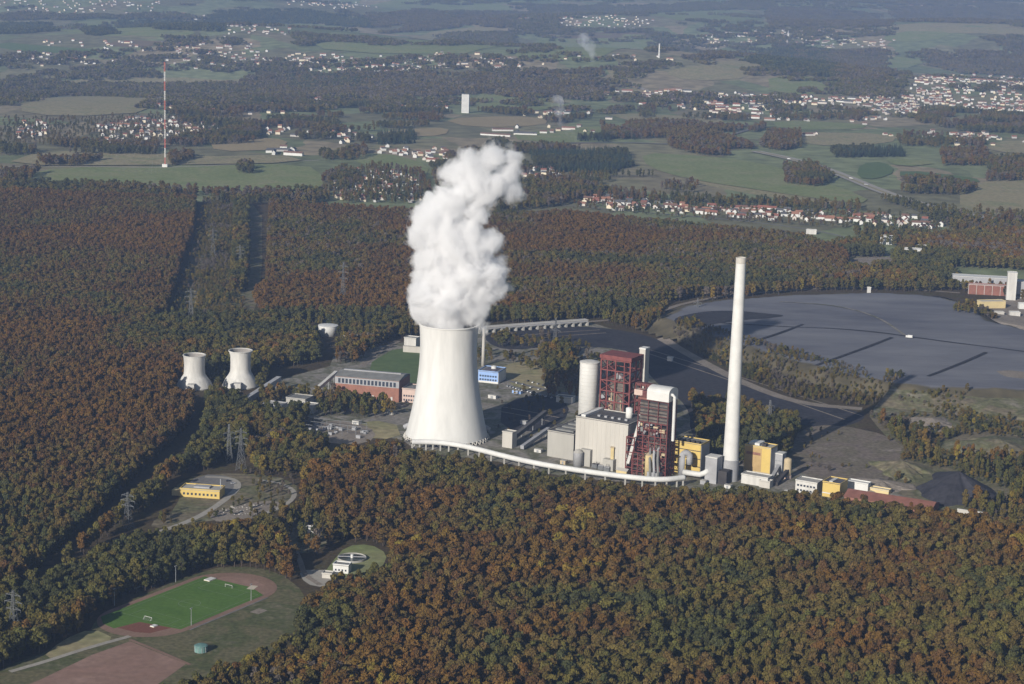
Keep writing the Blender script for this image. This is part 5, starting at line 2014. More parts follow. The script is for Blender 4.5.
PAL = {
    'front': [('dark green', .45), ('green', .9), ('olive', 2.5), ('brown', 2.6), ('dark rust', 1.9), ('rust', 2.3), ('orange', .6), ('yellow', .14)],
    'left': [('dark green', .5), ('green', .5), ('olive', 1.1), ('brown', 2.6), ('dark rust', 3.2), ('rust', 2.4)],
    'mid': [('dark green', .6), ('green', .7), ('olive', 1.1), ('bare', .5), ('brown', 2.6), ('dark rust', 2.8), ('rust', 2.3)],
    'green': [('dark green', 2.2), ('green', 2.6), ('olive', 2.2), ('brown', .7), ('yellow', .12), ('rust', .4)],
    'mixed': [('dark green', 1.2), ('green', 1.8), ('olive', 2.4), ('brown', 1.6), ('yellow', .35), ('orange', .3), ('rust', .9), ('bare', .4)],
    'scrub': [('bare', 1.2), ('olive', 2.6), ('brown', 1.5), ('green', .9), ('yellow', .5), ('dark green', .5)],
    'far': [('dark green', 1.4), ('green', 1.2), ('olive', 1.6), ('brown', 2.0), ('bare', .9), ('dark rust', .6)],
    'farbrown': [('brown', 2.6), ('dark rust', 1.6), ('bare', 1.4), ('rust', .8), ('olive', 1)],
    'conifer': [('conifer', 3), ('dark green', 1.2)],
}


def keep_mask(x, y, margin=0.0):
    ok = np.ones(len(x), bool)
    for p in KEEP_POLY:
        ok &= ~inside(p, x, y)
    if KEEP_CIRC:
        K = np.array(KEEP_CIRC)
        x0, x1, y0, y1 = x.min() - 60, x.max() + 60, y.min() - 60, y.max() + 60
        K = K[(K[:, 0] > x0) & (K[:, 0] < x1) & (K[:, 1] > y0) & (K[:, 1] < y1)]
        for cx, cy, r in K:
            ok &= (x - cx) ** 2 + (y - cy) ** 2 > (r + margin) ** 2
    return ok


POOL = {}      # wood name -> list of (x, y, z, kind, rot, sxy, sz, species)


def scatter(wood, px, spacing, pal, size=(.8, 1.15), zs=(.8, 1.15), fill=1.0, world=False, margin=0.0, noise=90, clump=None, respect=True):
    poly = px if world else [tuple(q[:2]) for q in gps(px)]
    x0, x1 = min(p[0] for p in poly), max(p[0] for p in poly)
    y0, y1 = min(p[1] for p in poly), max(p[1] for p in poly)
    gx, gy = np.meshgrid(np.arange(x0, x1, spacing), np.arange(y0, y1, spacing * .87))
    gx[1::2] += spacing / 2
    gx = gx.ravel()
    gy = gy.ravel()
    gx = gx + RNG.uniform(-.36, .36, gx.size) * spacing
    gy = gy + RNG.uniform(-.36, .36, gy.size) * spacing
    ok = inside(poly, gx, gy) & (RNG.random(gx.size) < fill)
    if clump:
        ok &= vnoise(gx, gy, clump[0], 9) > clump[1]
    gx, gy = gx[ok], gy[ok]
    if not len(gx):
        return
    if respect:
        ok = keep_mask(gx, gy, margin)
        gx, gy = gx[ok], gy[ok]
    if not len(gx):
        return
    gz = ground_h(gx, gy)
    P_ = PAL[pal]
    cum = np.cumsum([q[1] for q in P_])
    cum /= cum[-1]
    # neighbours tend to share a colour: rank-equalised noise mixed with chance
    v = .55 * vnoise(gx, gy, noise, 1) + .25 * vnoise(gx, gy, noise / 3.5, 2) + .20 * RNG.random(len(gx))
    rank = np.argsort(np.argsort(v)) / max(1, len(v))
    out = POOL.setdefault(wood, [])
    nz2 = vnoise(gx, gy, 38, 7)
    out_i = []
    for x, y, z, r in zip(gx, gy, gz, rank):
        sp_ = P_[int(np.searchsorted(cum, min(r, .9999)))][0]
        k = int(RNG.integers(0, 2 if sp_ == 'conifer' else NSH))
        s = RNG.uniform(*size) * (.76 + .50 * float(nz2[len(out_i)]))
        out_i.append(1)
        out.append((x, y, z - .3, KIND[(sp_, k)], RNG.uniform(0, 2 * PI), s * RNG.uniform(.9, 1.1), RNG.uniform(*zs) * (s if size[1] < .75 else 1), sp_))


def scatter_groups(wood, px, kind, spacing=58, fill=1.0, noise_cut=None):
    poly = [tuple(q[:2]) for q in gps(px)]
    x0, x1 = min(p[0] for p in poly), max(p[0] for p in poly)
    y0, y1 = min(p[1] for p in poly), max(p[1] for p in poly)
    gx, gy = np.meshgrid(np.arange(x0, x1, spacing), np.arange(y0, y1, spacing))
    gx = gx.ravel() + RNG.uniform(-.4, .4, gx.size) * spacing
    gy = gy.ravel() + RNG.uniform(-.4, .4, gy.size) * spacing
    ok = inside(poly, gx, gy) & (RNG.random(gx.size) < fill)
    ok &= vnoise(gx * .6, gy, 520, 3) + .25 * vnoise(gx, gy, 130, 6) > (.46 if kind == 'green' else .43 if kind == 'brown' else .12)
    if noise_cut:
        ok &= vnoise(gx, gy, noise_cut[0], 4) > noise_cut[1]
    gx, gy = gx[ok], gy[ok]
    gz = ground_h(gx, gy) if len(gx) else []
    for x, y, z in zip(gx, gy, gz):
        POOL.setdefault(wood, []).append((x, y, z - .5, KIND[(kind + ' group', int(RNG.integers(0, 3)))], RNG.uniform(0, 2 * PI), RNG.uniform(.9, 1.3), RNG.uniform(.8, 1.2), kind))


# the wood in front of the power station
scatter('front_wood', [(322, 604), (345, 592), (392, 582), (392, 562), (387, 550), (370, 541), (346, 543), (332, 550), (328, 528), (300, 512), (304, 488), (305, 478), (340, 470),
                       (404, 469), (440, 470), (474, 474), (500, 480), (560, 492), (660, 504), (720, 505), (790, 508), (850, 516), (925, 523), (1024, 537), (1130, 556), (1360, 590), (1400, 800), (340, 790), (322, 690)],
        8.4, 'front', (.62, 1.28), (.74, 1.2), noise=70, fill=.97)
scatter('front_wood', [(300, 470), (345, 462), (404, 455), (404, 464), (340, 472), (305, 482)], 8.5, 'mixed', (.7, .95))
scatter('front_wood', [(322, 606), (345, 593), (360, 700), (322, 700)], 7.5, 'mixed', (.7, 1))
# the big wood on the left
LEFT = [(-380, 184), (0, 196), (196, 204), (191, 240), (164, 318), (135, 338), (172, 352), (196, 396), (189, 428), (150, 466), (100, 516), (50, 562), (10, 598), (-120, 680), (-380, 760)]
scatter('left_wood', LEFT, 7.2, 'left', (.58, .98), noise=210, margin=0)
# band of green trees along the lane
scatter('lane_trees', [(212, 400), (250, 424), (248, 452), (200, 474), (165, 500), (135, 518), (70, 566), (30, 596), (-20, 625), (-20, 612), (50, 577), (110, 530), (160, 483), (202, 446), (206, 420)], 8.0, 'green', (.75, 1.05))
scatter('lane_trees', [(-60, 690), (-60, 620), (20, 606), (75, 578), (130, 552), (200, 542), (275, 532), (300, 556), (290, 583), (255, 571), (205, 571), (160, 586), (100, 612), (78, 634), (0, 672)], 8.0, 'green', (.8, 1.1))
scatter('lane_trees', [(245, 455), (300, 440), (330, 450), (305, 475), (258, 476)], 8.5, 'mixed', (.7, 1))
scatter('lane_trees', [(150, 720), (205, 692), (238, 680), (268, 668), (294, 650), (306, 620), (320, 604), (320, 720)], 7.5, 'mixed', (.75, 1.05), fill=.92)
scatter('lane_trees', [(262, 520), (300, 514), (328, 528), (330, 545), (318, 560), (300, 558), (285, 545)], 9, 'mixed', (.55, .85), fill=.7)
scatter('lane_trees', CLEAR1, 9, 'scrub', (.25, .45), fill=.45, margin=0)
# round the small cooling towers
scatter('tower_trees', [(100, 342), (168, 322), (262, 322), (330, 338), (332, 352), (318, 362), (268, 372), (262, 396), (240, 398), (252, 424), (228, 436), (212, 420), (203, 396), (190, 372)], 8.6, 'green', (.7, 1.0), noise=60)
scatter('tower_trees', [(262, 396), (330, 400), (394, 412), (392, 418), (330, 420), (300, 424), (262, 412)], 9, 'mixed', (.5, .85), fill=.8)
scatter('tower_trees', [(250, 412), (300, 424), (310, 436), (300, 446), (250, 440)], 8.5, 'green', (.7, 1))
scatter('tower_trees', [(330, 340), (365, 330), (420, 322), (420, 336), (398, 340), (368, 356), (360, 364), (336, 364)], 9, 'mixed', (.65, .95), fill=.85)
# clearings under the power line
CL = [(203, 200), (246, 203), (247, 250), (240, 290), (250, 322), (168, 320), (193, 250)]
scatter('strip_shrubs', CL, 9, 'scrub', (.25, .5), fill=.8, noise=70)
scatter('strip_shrubs', [(234, 205), (248, 206), (249, 250), (246, 292), (230, 294), (234, 250)], 8.5, 'green', (.6, 1.0), fill=.95, noise=70)
scatter('strip_shrubs', [(214, 205), (232, 206), (230, 294), (240, 320), (190, 320), (205, 260)], 9, 'scrub', (.3, .6), fill=.7, noise=70)
# middle wood
scatter('middle_wood', [(270, 207), (330, 213), (420, 217), (520, 220), (570, 219), (700, 232), (800, 242), (848, 260), (842, 284), (700, 298), (640, 308), (560, 315), (420, 318), (330, 316), (262, 318), (255, 300), (266, 290)],
        7.8, 'mid', (.62, 1.0), noise=150)
scatter('middle_wood', [(262, 318), (420, 318), (560, 315), (660, 306), (660, 318), (590, 322), (480, 325), (420, 332), (330, 330)], 9.5, 'green', (.6, .95), fill=.85)
# around the coal plateau
scatter('works_trees', [(600, 322), (640, 318), (668, 312), (660, 330), (640, 333)], 8.5, 'mixed', (.5, .8), fill=.9)
scatter('works_trees', [(485, 340), (550, 335), (600, 350), (600, 372), (575, 385), (505, 362)], 10, 'scrub', (.35, .7), fill=.6, clump=(60, .4))
scatter('works_trees', [(540, 352), (575, 352), (580, 400), (545, 398)], 9, 'mixed', (.5, .85), fill=.7)
scatter('works_trees', [(690, 405), (735, 410), (800, 428), (790, 456), (740, 470), (700, 455)], 8.2, 'green', (.6, .95), fill=.9)
band = []
for a, b in (((668, 338), (705, 358)), ((705, 358), (770, 388)), ((770, 388), (862, 402))):
    pass
scatter('works_trees', [(495, 386), (560, 394), (600, 400), (575, 425), (500, 452)], 11, 'scrub', (.25, .5), fill=.22, noise=50)
scatter('works_trees', [(330, 425), (400, 440), (420, 452), (300, 446)], 10, 'scrub', (.25, .5), fill=.35, noise=50)
scatter('works_trees', [(800, 430), (890, 438), (900, 455), (880, 488), (805, 476)], 9, 'scrub', (.15, .4), fill=.3, noise=50, clump=(40, .5))
scatter('works_trees', [(420, 345), (480, 345), (500, 362), (440, 372)], 10, 'scrub', (.3, .6), fill=.4, noise=50)
scatter('slope_shrubs', [(672, 338), (690, 328), (705, 336), (750, 350), (800, 365), (860, 381), (905, 388), (880, 404), (860, 407), (800, 401), (745, 381), (702, 359)], 6.5, 'scrub', (.2, .42), fill=.8, noise=50, clump=(35, .25))
scatter('slope_shrubs', [(864, 414), (905, 401), (980, 403), (1280, 410), (1360, 590), (1130, 550), (1030, 528), (960, 512), (925, 500), (893, 480), (905, 452), (890, 434)], 7.0, 'scrub', (.2, .55), fill=.72, noise=50, clump=(48, .36))
scatter('slope_shrubs', [(925, 490), (940, 450), (985, 440), (1060, 470), (1060, 540), (1000, 524)], 8.5, 'mixed', (.4, .8), fill=.45, noise=40, clump=(50, .4))
scatter('slope_shrubs', [(880, 425), (930, 440), (940, 470), (905, 470), (895, 445)], 8.5, 'mixed', (.45, .75), fill=.5, noise=40, clump=(40, .4))
# autumn trees behind the plateau
scatter('valley_trees', [(842, 284), (840, 274), (905, 268), (950, 272), (960, 290), (940, 293), (880, 291), (800, 292), (700, 302), (700, 298)], 8.8, 'mixed', (.65, 1.0), fill=.9)
scatter('valley_trees', [(890, 262), (905, 246), (930, 240), (990, 236), (1060, 238), (1280, 250), (1300, 300), (1080, 276), (1010, 270), (950, 268), (940, 275)], 9, 'mixed', (.75, 1.1), fill=.9)
scatter('valley_trees', [(945, 290), (1010, 300), (1060, 310), (1060, 296), (975, 288)], 9.5, 'mixed', (.5, .8), fill=.7)
scatter('valley_trees', [(955, 316), (985, 318), (1000, 326), (975, 326), (950, 322)], 8, 'scrub', (.4, .7), fill=.8)
scatter('valley_trees', [(820, 252), (848, 244), (880, 250), (885, 258), (850, 258)], 9, 'green', (.6, .95), fill=.9)
scatter('valley_trees', [(850, 232), (930, 236), (925, 246), (900, 248), (862, 244)], 10, 'green', (.6, 1), fill=.55)
# village gardens and strips before and behind the rows of houses
scatter('village_trees', [(570, 196), (650, 200), (720, 205), (860, 212), (960, 222), (960, 236), (860, 230), (700, 220), (600, 212), (568, 208)], 14, 'far', (.35, .7), fill=.5, margin=-2)
scatter('village_trees', [(540, 200), (580, 190), (700, 200), (860, 208), (860, 213), (700, 206), (575, 200)], 13, 'far', (.6, .95), fill=.6)
scatter('village_trees', [(320, 195), (345, 176), (375, 168), (425, 176), (440, 205), (330, 203)], 15, 'far', (.4, .8), fill=.6, margin=-2)
scatter('village_trees', [(320, 182), (345, 170), (360, 178), (345, 190)], 10, 'far', (.7, 1), fill=.8)
scatter('village_trees', [(430, 168), (470, 160), (480, 200), (440, 205)], 12, 'far', (.7, 1), fill=.8)
scatter('village_trees', [(480, 185), (560, 182), (600, 190), (570, 205), (500, 214), (480, 205)], 12, 'far', (.6, 1), fill=.75)
scatter('village_trees', [(530, 154), (625, 152), (634, 166), (612, 174), (536, 172)], 11, 'conifer', (.75, 1.1), fill=.9)
scatter('village_trees', [(545, 177), (650, 176), (700, 186), (690, 200), (600, 196), (545, 190)], 14, 'far', (.45, .8), fill=.55, clump=(90, .4))
scatter('village_trees', [(880, 200), (960, 212), (1060, 220), (1060, 240), (960, 236), (940, 222)], 13, 'far', (.6, 1), fill=.6)
scatter('village_trees', [(0, 118), (90, 118), (230, 112), (262, 126), (235, 144), (100, 148), (0, 144)], 17, 'far', (.4, .7), fill=.5, noise=120)
scatter('village_trees', [(225, 124), (262, 126), (260, 140), (225, 142)], 12, 'far', (.6, 1), fill=.8, noise=120)
for poly, pal, fl in (
        ([(783, 168), (815, 166), (835, 180), (820, 188), (785, 184)], 'far', .75), ([(875, 184), (930, 180), (980, 190), (960, 196), (905, 194)], 'far', .8),
        ([(830, 151), (900, 149), (905, 157), (835, 158)], 'conifer', .95), ([(940, 153), (988, 152), (988, 166), (942, 166)], 'farbrown', .8),
        ([(990, 160), (1060, 160), (1060, 180), (985, 182)], 'far', .6), ([(667, 138), (720, 136), (752, 148), (752, 156), (700, 156), (668, 148)], 'farbrown', .85),
        ([(768, 134), (800, 134), (802, 148), (775, 152), (760, 148)], 'farbrown', .9), ([(600, 126), (665, 124), (768, 128), (750, 136), (680, 138), (605, 140)], 'farbrown', .8),
        ([(575, 138), (630, 132), (636, 142), (580, 146)], 'conifer', .7), ([(512, 148), (580, 146), (580, 152), (512, 154)], 'far', .7), ([(895, 136), (985, 140), (985, 150), (900, 146)], 'far', .6),
        ([(165, 110), (256, 108), (262, 126), (230, 130), (165, 126)], 'far', .5), ([(0, 146), (48, 144), (160, 146), (155, 156), (50, 154), (0, 158)], 'far', .75),
         ([(37, 161), (120, 160), (122, 166), (37, 167)], 'farbrown', .7), ([(225, 128), (262, 130), (262, 142), (205, 148), (160, 146)], 'far', .7),
        ([(168, 155), (195, 156), (196, 166), (170, 166)], 'farbrown', .8), ([(256, 104), (376, 106), (446, 112), (440, 126), (368, 132), (262, 128)], 'far', .55), ([(376, 135), (414, 133), (418, 144), (378, 145)], 'conifer', .85),
        ([(290, 132), (335, 130), (372, 140), (365, 160), (330, 166), (310, 150)], 'far', .6), ([(440, 160), (480, 150), (500, 140), (512, 150), (490, 175)], 'far', .6),
        ([(0, 186), (110, 188), (230, 195), (320, 194), (330, 206), (200, 204), (0, 198)], 'far', .75), ([(240, 100), (300, 96), (320, 112), (240, 116)], 'far', .4), ([(236, 167), (252, 166), (254, 174), (238, 174)], 'far', .8),
        ([(0, 166), (40, 172), (30, 182), (0, 186)], 'farbrown', .6), ([(470, 112), (560, 110), (600, 118), (560, 124), (512, 116)], 'far', .6), ([(640, 108), (720, 112), (760, 122), (640, 118)], 'far', .35),
        ([(505, 150), (520, 150), (532, 172), (505, 190)], 'far', .7), ([(770, 108), (870, 112), (862, 122), (772, 120)], 'far', .35), ([(920, 110), (1060, 116), (1060, 136), (960, 132), (915, 122)], 'far', .6)):
    scatter('valley_trees', poly, 12.5, pal, (.8, 1.2), fill=fl, noise=120, clump=(95, .30 if fl > .7 else .48))
for poly, kind, fl in (
        ([(248, 76), (330, 74), (512, 76), (605, 70), (610, 84), (590, 100), (512, 98), (470, 94), (380, 100), (300, 98), (250, 92)], 'brown', .95),
        ([(284, 76), (380, 76), (370, 88), (300, 90)], 'dark', .9), ([(48, 84), (165, 86), (250, 84), (250, 94), (160, 96), (60, 95)], 'green', .9), ([(44, 70), (105, 67), (160, 74), (150, 80), (46, 80)], 'green', .85),
        ([(0, 80), (45, 74), (48, 100), (0, 112)], 'green', .7), ([(0, 25), (45, 24), (52, 32), (0, 35)], 'dark', .95), ([(88, 30), (112, 29), (115, 35), (90, 36)], 'dark', .95), ([(115, 22), (215, 22), (218, 32), (160, 30)], 'dark', .7),
        ([(0, 14), (110, 16), (212, 12), (212, 20), (110, 20), (0, 21)], 'green', .85), ([(212, 12), (256, 11), (300, 10), (370, 20), (372, 28), (300, 24), (212, 24)], 'dark', .9),
        ([(370, 16), (430, 12), (512, 14), (512, 30), (466, 26), (440, 30), (376, 34)], 'brown', .92), ([(286, 34), (330, 36), (406, 42), (404, 46), (300, 46)], 'green', .9), ([(440, 34), (512, 32), (512, 46), (450, 46)], 'green', .85),
        ([(512, 26), (650, 26), (652, 33), (552, 33), (512, 36)], 'green', .8), ([(650, 34), (700, 36), (698, 52), (655, 56)], 'green', .6), ([(688, 58), (768, 46), (840, 48), (838, 62), (700, 66)], 'brown', .6),
        ([(755, 50), (800, 48), (835, 52), (834, 78), (770, 72), (752, 64)], 'dark', .95), ([(832, 50), (885, 48), (890, 80), (860, 88), (835, 82)], 'brown', .9), ([(928, 44), (980, 40), (1060, 42), (1060, 76), (960, 74), (930, 66)], 'brown', .92),
        ([(768, 8), (880, 14), (890, 27), (770, 27)], 'brown', .85), ([(890, 6), (1060, 4), (1060, 26), (960, 24), (900, 22)], 'brown', .85), ([(512, 4), (640, 6), (768, 2), (768, 10), (640, 14), (512, 14)], 'green', .75),
        ([(606, 66), (660, 62), (690, 66), (640, 74), (625, 88), (605, 84)], 'green', .5), ([(840, 84), (905, 80), (900, 96), (840, 98)], 'green', .7), ([(930, 42), (1060, 36), (1060, 44), (935, 46)], 'green', .6),
        ([(0, 56), (105, 50), (170, 50), (165, 70), (60, 70), (0, 70)], 'green', .35), ([(170, 38), (262, 40), (262, 74), (170, 70)], 'green', .35), ([(256, 52), (420, 58), (512, 60), (512, 74), (256, 74)], 'green', .35),
        ([(-100, -20), (512, -24), (512, 2), (-100, 2)], 'green', .5), ([(512, -24), (1100, -20), (1100, 2), (512, 2)], 'brown', .5), ([(700, 28), (900, 28), (900, 50), (700, 48)], 'green', .25), ([(620, 86), (770, 94), (905, 88), (905, 120), (620, 104)], 'green', .15),
        ([(512, 12), (650, 14), (650, 28), (512, 27)], 'green', .3), ([(160, 92), (320, 92), (330, 112), (160, 110)], 'green', .35), ([(372, 100), (448, 100), (450, 114), (372, 112)], 'green', .4)):
    scatter_groups('far_woods', poly, kind, 58, fl)
# loose hedgerow groups everywhere beyond
scatter_groups('far_woods', [(-60, 0), (1080, 0), (1080, 110), (-60, 110)], 'green', 95, .55, (420, .56))
print({k: len(v) for k, v in POOL.items()}, sum(len(v) for v in POOL.values()))

# the 300 trees that show largest become objects of their own
allp = []
for wname in ('front_wood', 'lane_trees', 'left_wood'):
    for i, q in enumerate(POOL[wname]):
        allp.append((q[1], wname, i, q))
pp = proj([(q[3][0], q[3][1], q[3][2] + 14) for q in allp])
vis = [(q, p) for q, p in zip(allp, pp) if -8 < p[0] < 1032 and p[1] < 688]
vis.sort(key=lambda a: a[0][0])
single = vis[:300]
drop = {}
proto = {}
SPN = {'rust': 'rust brown', 'dark rust': 'dark russet', 'brown': 'dull brown', 'olive': 'olive green', 'green': 'mid green', 'dark green': 'dark green', 'yellow': 'bright yellow', 'orange': 'orange', 'bare': 'greyish thin'}
crown_mesh = {}
trunk_mesh = [TRUNK[k].mesh('trunk', M['bark']) for k in range(NSH)]
for (yy_, wname, i, q), p in single:
    drop.setdefault(wname, set()).add(i)
    x, y, z, kind, rot, s, sz, sp_ = q
    k = kind % NSH
    place = ('by the ash sports field' if p[0] < 180 else ('beside the grass south of the track' if p[0] < 318 else
             ('at the near edge of the large autumn wood below the cooling tower' if p[0] < 560 else ('at the near edge of the large autumn wood below the chimney' if p[0] < 800 else 'at the near edge of the large autumn wood below the scrubby bank'))))
    lb = f'{SPN[sp_]} tree {place}'
    if (sp_, k) not in proto:
        t = thing('broadleaf_tree', lb, 'tree', (x, y, z))
        a = bpy.data.objects.new('crown', CROWN[k].mesh('crown', LM[sp_]))
        b = bpy.data.objects.new('trunk', trunk_mesh[k])
        for c in (a, b):
            COL.objects.link(c)
            c.parent = t
        proto[(sp_, k)] = t
    else:
        t = copy_tree(proto[(sp_, k)])
    t.location = (x, y, z)
    t.rotation_euler = (0, 0, rot)
    t.scale = (s, s, sz)
    t['label'] = lb
    t['group'] = f'{SPN[sp_]} trees {place}'

# the rest of each wood: one object that carries its trees as instances
ng = bpy.data.node_groups.new('wood', 'GeometryNodeTree')
ng.interface.new_socket('Geometry', in_out='INPUT', socket_type='NodeSocketGeometry')
ng.interface.new_socket('Geometry', in_out='OUTPUT', socket_type='NodeSocketGeometry')
N = ng.nodes
gi, go_ = N.new('NodeGroupInput'), N.new('NodeGroupOutput')
iop = N.new('GeometryNodeInstanceOnPoints')
ci = N.new('GeometryNodeCollectionInfo')
ci.inputs['Collection'].default_value = src
ci.inputs['Separate Children'].default_value = True
ci.inputs['Reset Children'].default_value = True


def attr(nm, ty):
    a = N.new('GeometryNodeInputNamedAttribute')
    a.data_type = ty
    a.inputs['Name'].default_value = nm
    return a.outputs['Attribute']


ng.links.new(gi.outputs[0], iop.inputs['Points'])
ng.links.new(ci.outputs[0], iop.inputs['Instance'])
iop.inputs['Pick Instance'].default_value = True
ng.links.new(attr('kind_index', 'INT'), iop.inputs['Instance Index'])
ng.links.new(attr('turn', 'FLOAT_VECTOR'), iop.inputs['Rotation'])
ng.links.new(attr('size', 'FLOAT_VECTOR'), iop.inputs['Scale'])
ng.links.new(iop.outputs[0], go_.inputs[0])
WOOD_LABEL = {
    'front_wood': 'dense rust and olive autumn wood in front of the power station',
    'left_wood': 'large russet wood left of the small cooling towers',
    'lane_trees': 'green trees along the lane and round the sports ground',
    'tower_trees': 'mixed trees round the two small cooling towers',
    'strip_shrubs': 'low shrubs in the cleared strip under the power line',
    'middle_wood': 'brown wood between the power station and the villages',
    'works_trees': 'scattered green trees between the works buildings',
    'slope_shrubs': 'olive scrub on the banks below the coal plateau',
    'valley_trees': 'hedges and copses across the valley fields',
    'village_trees': 'garden trees among the houses of the near villages',
    'far_woods': 'hazy distant woods on the far hills'}
for wname, pts in POOL.items():
    pts = [q for i, q in enumerate(pts) if i not in drop.get(wname, ())]
    me = bpy.data.meshes.new(wname)
    me.from_pydata([q[:3] for q in pts], [], [])
    a = me.attributes.new('kind_index', 'INT', 'POINT')
    a.data.foreach_set('value', [q[3] for q in pts])
    a = me.attributes.new('turn', 'FLOAT_VECTOR', 'POINT')
    a.data.foreach_set('vector', [c for q in pts for c in (0, 0, q[4])])
    a = me.attributes.new('size', 'FLOAT_VECTOR', 'POINT')
    a.data.foreach_set('vector', [c for q in pts for c in (q[5], q[5], q[6])])
    o = bpy.data.objects.new(wname, me)
    COL.objects.link(o)
    tag(o, WOOD_LABEL[wname], 'trees', kind='stuff')
    md = o.modifiers.new('trees', 'NODES')
    md.node_group = ng

# ------------------------------------------------------------------ steam
PUFFS = []      # picture column, row, radius in pixels, depth shift
for q in ((446, 322, 27, 0), (426, 310, 22, 0), (472, 310, 25, 0), (450, 298, 36, 0), (424, 294, 22, -6), (480, 296, 28, 4), (495, 290, 20, 6), (440, 276, 32, 0), (466, 274, 32, 4), (489, 278, 26, 8),
          (432, 256, 25, -4), (452, 250, 30, 0), (474, 252, 26, 6), (426, 236, 25, -6), (446, 228, 27, 0), (468, 230, 25, 4), (488, 240, 20, 8), (428, 218, 24, -4), (452, 208, 32, 4), (476, 212, 24, 8),
          (444, 196, 26, 0), (464, 188, 32, 6), (486, 194, 26, 10), (456, 172, 26, 6), (478, 172, 36, 10), (498, 182, 30, 14), (492, 162, 32, 14), (510, 174, 28, 18), (514, 190, 22, 20), (468, 158, 24, 10), (514, 158, 24, 20)):
    PUFFS.append(q)


STEAM_GAIN, STEAM_MAX = .8, .17


def steam_balls():
    base_y = gp(446.5, 437).y
    out = []
    for (px, py, r, dz) in PUFFS:
        d = ray([px], [py])[0]
        t = (base_y + dz * 1.0) / d[1]
        out.append((CAMP + d * t, r * t / F * 1.14))
    return out


BALLS = steam_balls()
bm = bmesh.new()
for c, rr in BALLS:
    bmesh.ops.create_icosphere(bm, subdivisions=2, radius=rr * 1.12, matrix=Matrix.Translation(Vector(c)))
me = bpy.data.meshes.new('steam_plume')
bm.to_mesh(me)
bm.free()
st = bpy.data.objects.new('steam_plume', me)
COL.objects.link(st)
rm_ = st.modifiers.new('join', 'REMESH')
rm_.mode = 'VOXEL'
rm_.voxel_size = 3.0
tag(st, 'thick billowing white steam rising out of the big cooling tower', 'steam', kind='stuff')
mt = bpy.data.materials.new('steam')
mt.use_nodes = True
t = mt.node_tree
for n_ in list(t.nodes):
    t.nodes.remove(n_)
out = t.nodes.new('ShaderNodeOutputMaterial')
pv = t.nodes.new('ShaderNodeVolumePrincipled')
pv.inputs['Color'].default_value = (.988, .989, .993, 1)
pv.inputs['Anisotropy'].default_value = .0
geo = t.nodes.new('ShaderNodeNewGeometry')


def mnode(op, a, b, c=None):
    n_ = t.nodes.new('ShaderNodeMath')
    n_.operation = op
    for i, v in enumerate((a, b, c)):
        if v is None:
            continue
        if isinstance(v, (int, float)):
            n_.inputs[i].default_value = v
        else:
            t.links.new(v, n_.inputs[i])
    return n_.outputs[0]


cur = None
for c, rr in BALLS:
    dn = t.nodes.new('ShaderNodeVectorMath')
    dn.operation = 'DISTANCE'
    t.links.new(geo.outputs['Position'], dn.inputs[0])
    dn.inputs[1].default_value = tuple(c)
    v = mnode('MULTIPLY_ADD', dn.outputs['Value'], -1.0 / rr, 1.0)
    cur = v if cur is None else mnode('SMOOTH_MAX', cur, v, .06)


def noise(scale, detail, rough, dist=0.0):
    n_ = t.nodes.new('ShaderNodeTexNoise')
    n_.inputs['Scale'].default_value = scale
    n_.inputs['Detail'].default_value = detail
    n_.inputs['Roughness'].default_value = rough
    n_.inputs['Distortion'].default_value = dist
    t.links.new(geo.outputs['Position'], n_.inputs['Vector'])
    return n_.outputs['Fac']


sx = t.nodes.new('ShaderNodeSeparateXYZ')
t.links.new(geo.outputs['Position'], sx.inputs[0])
hz_ = t.nodes.new('ShaderNodeMapRange')          # the steam thins as it drifts off
hz_.inputs[1].default_value = 205
hz_.inputs[2].default_value = 310
hz_.inputs[3].default_value = .27
hz_.inputs[4].default_value = .60
t.links.new(sx.outputs['Z'], hz_.inputs[0])
nn = mnode('ADD', mnode('MULTIPLY', mnode('SUBTRACT', noise(.030, 7, .62, .6), .5), 1.7), cur)
nn = mnode('ADD', mnode('MULTIPLY', mnode('SUBTRACT', noise(.10, 5, .6, .3), .5), .7), nn)
dd = mnode('MULTIPLY', mnode('SUBTRACT', nn, hz_.outputs[0]), STEAM_GAIN)
cl = t.nodes.new('ShaderNodeClamp')
cl.inputs[1].default_value = 0.0
cl.inputs[2].default_value = STEAM_MAX
t.links.new(dd, cl.inputs[0])
t.links.new(cl.outputs[0], pv.inputs['Density'])
t.links.new(pv.outputs[0], out.inputs['Volume'])
mt.cycles.volume_sampling = 'MULTIPLE_IMPORTANCE'
mt.cycles.volume_step_rate = 0.10
st.data.materials.append(mt)

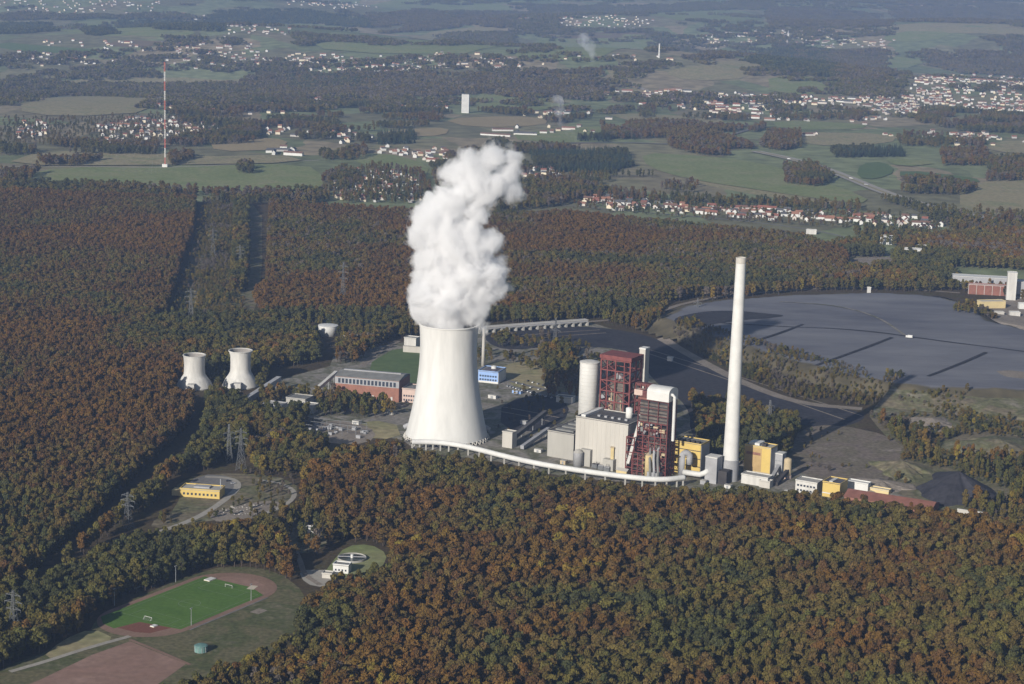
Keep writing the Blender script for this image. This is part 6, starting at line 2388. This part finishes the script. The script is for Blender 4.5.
for nm_, lb_s, pts_ in (('smoke_wisp', 'faint thin smoke drifting up from the farm fields past the steam', [(581, 148, 3), (578, 140, 4.5), (570, 132, 6), (562, 122, 6), (560, 112, 7), (557, 102, 8)]),
                       ('smoke_wisp', 'pale thin smoke over the far green fields beside the slim far chimney', [(592, 62, 3), (593, 54, 5), (590, 46, 7), (584, 40, 8)])):
    bs = gp(pts_[0][0], pts_[0][1])
    mb = MB()
    for (px, py, r_) in pts_:
        d_ = ray([px], [py])[0]
        c_ = CAMP + d_ * (bs.y / d_[1])
        rr = r_ * bs.y / F
        mb.lathe([(.1, c_[2] - rr), (rr * .7, c_[2] - rr * .7), (rr, c_[2]), (rr * .7, c_[2] + rr * .7), (.1, c_[2] + rr)], 12, cx=c_[0], cy=c_[1])
    so_ = mb.build(nm_, [])
    tag(so_, lb_s, 'smoke', kind='stuff')
    so_.data.materials.clear()
    md = so_.modifiers.new('join', 'REMESH')
    md.mode = 'VOXEL'
    md.voxel_size = 5
    mw_ = bpy.data.materials.get('thin_smoke')
    if not mw_:
        mw_ = bpy.data.materials.new('thin_smoke')
        mw_.use_nodes = True
        t = mw_.node_tree
        for n_ in list(t.nodes):
            t.nodes.remove(n_)
        o_ = t.nodes.new('ShaderNodeOutputMaterial')
        v_ = t.nodes.new('ShaderNodeVolumePrincipled')
        v_.inputs['Color'].default_value = (.95, .96, 1, 1)
        g_ = t.nodes.new('ShaderNodeNewGeometry')
        z_ = t.nodes.new('ShaderNodeTexNoise')
        z_.inputs['Scale'].default_value = .03
        z_.inputs['Detail'].default_value = 4
        t.links.new(g_.outputs['Position'], z_.inputs['Vector'])
        k_ = t.nodes.new('ShaderNodeMapRange')
        k_.inputs[1].default_value = .42
        k_.inputs[2].default_value = .75
        k_.inputs[3].default_value = 0
        k_.inputs[4].default_value = .03
        t.links.new(z_.outputs['Fac'], k_.inputs[0])
        t.links.new(k_.outputs[0], v_.inputs['Density'])
        t.links.new(v_.outputs[0], o_.inputs['Volume'])
        mw_.cycles.volume_step_rate = .5
    so_.data.materials.append(mw_)

# ------------------------------------------------------------------ air
me = MB().box(-40000, 40000, -3000, 46500, -75, 760).mesh('haze', [])
hm = bpy.data.materials.new('haze')
hm.use_nodes = True
t = hm.node_tree
for n_ in list(t.nodes):
    t.nodes.remove(n_)
out = t.nodes.new('ShaderNodeOutputMaterial')
pv = t.nodes.new('ShaderNodeVolumePrincipled')
pv.inputs['Color'].default_value = (.42, .60, 1.0, 1)
pv.inputs['Density'].default_value = 4.9e-5
pv.inputs['Anisotropy'].default_value = 0.1
t.links.new(pv.outputs[0], out.inputs['Volume'])
me.materials.append(hm)
hz = bpy.data.objects.new('haze', me)
COL.objects.link(hz)
tag(hz, kind='stuff')
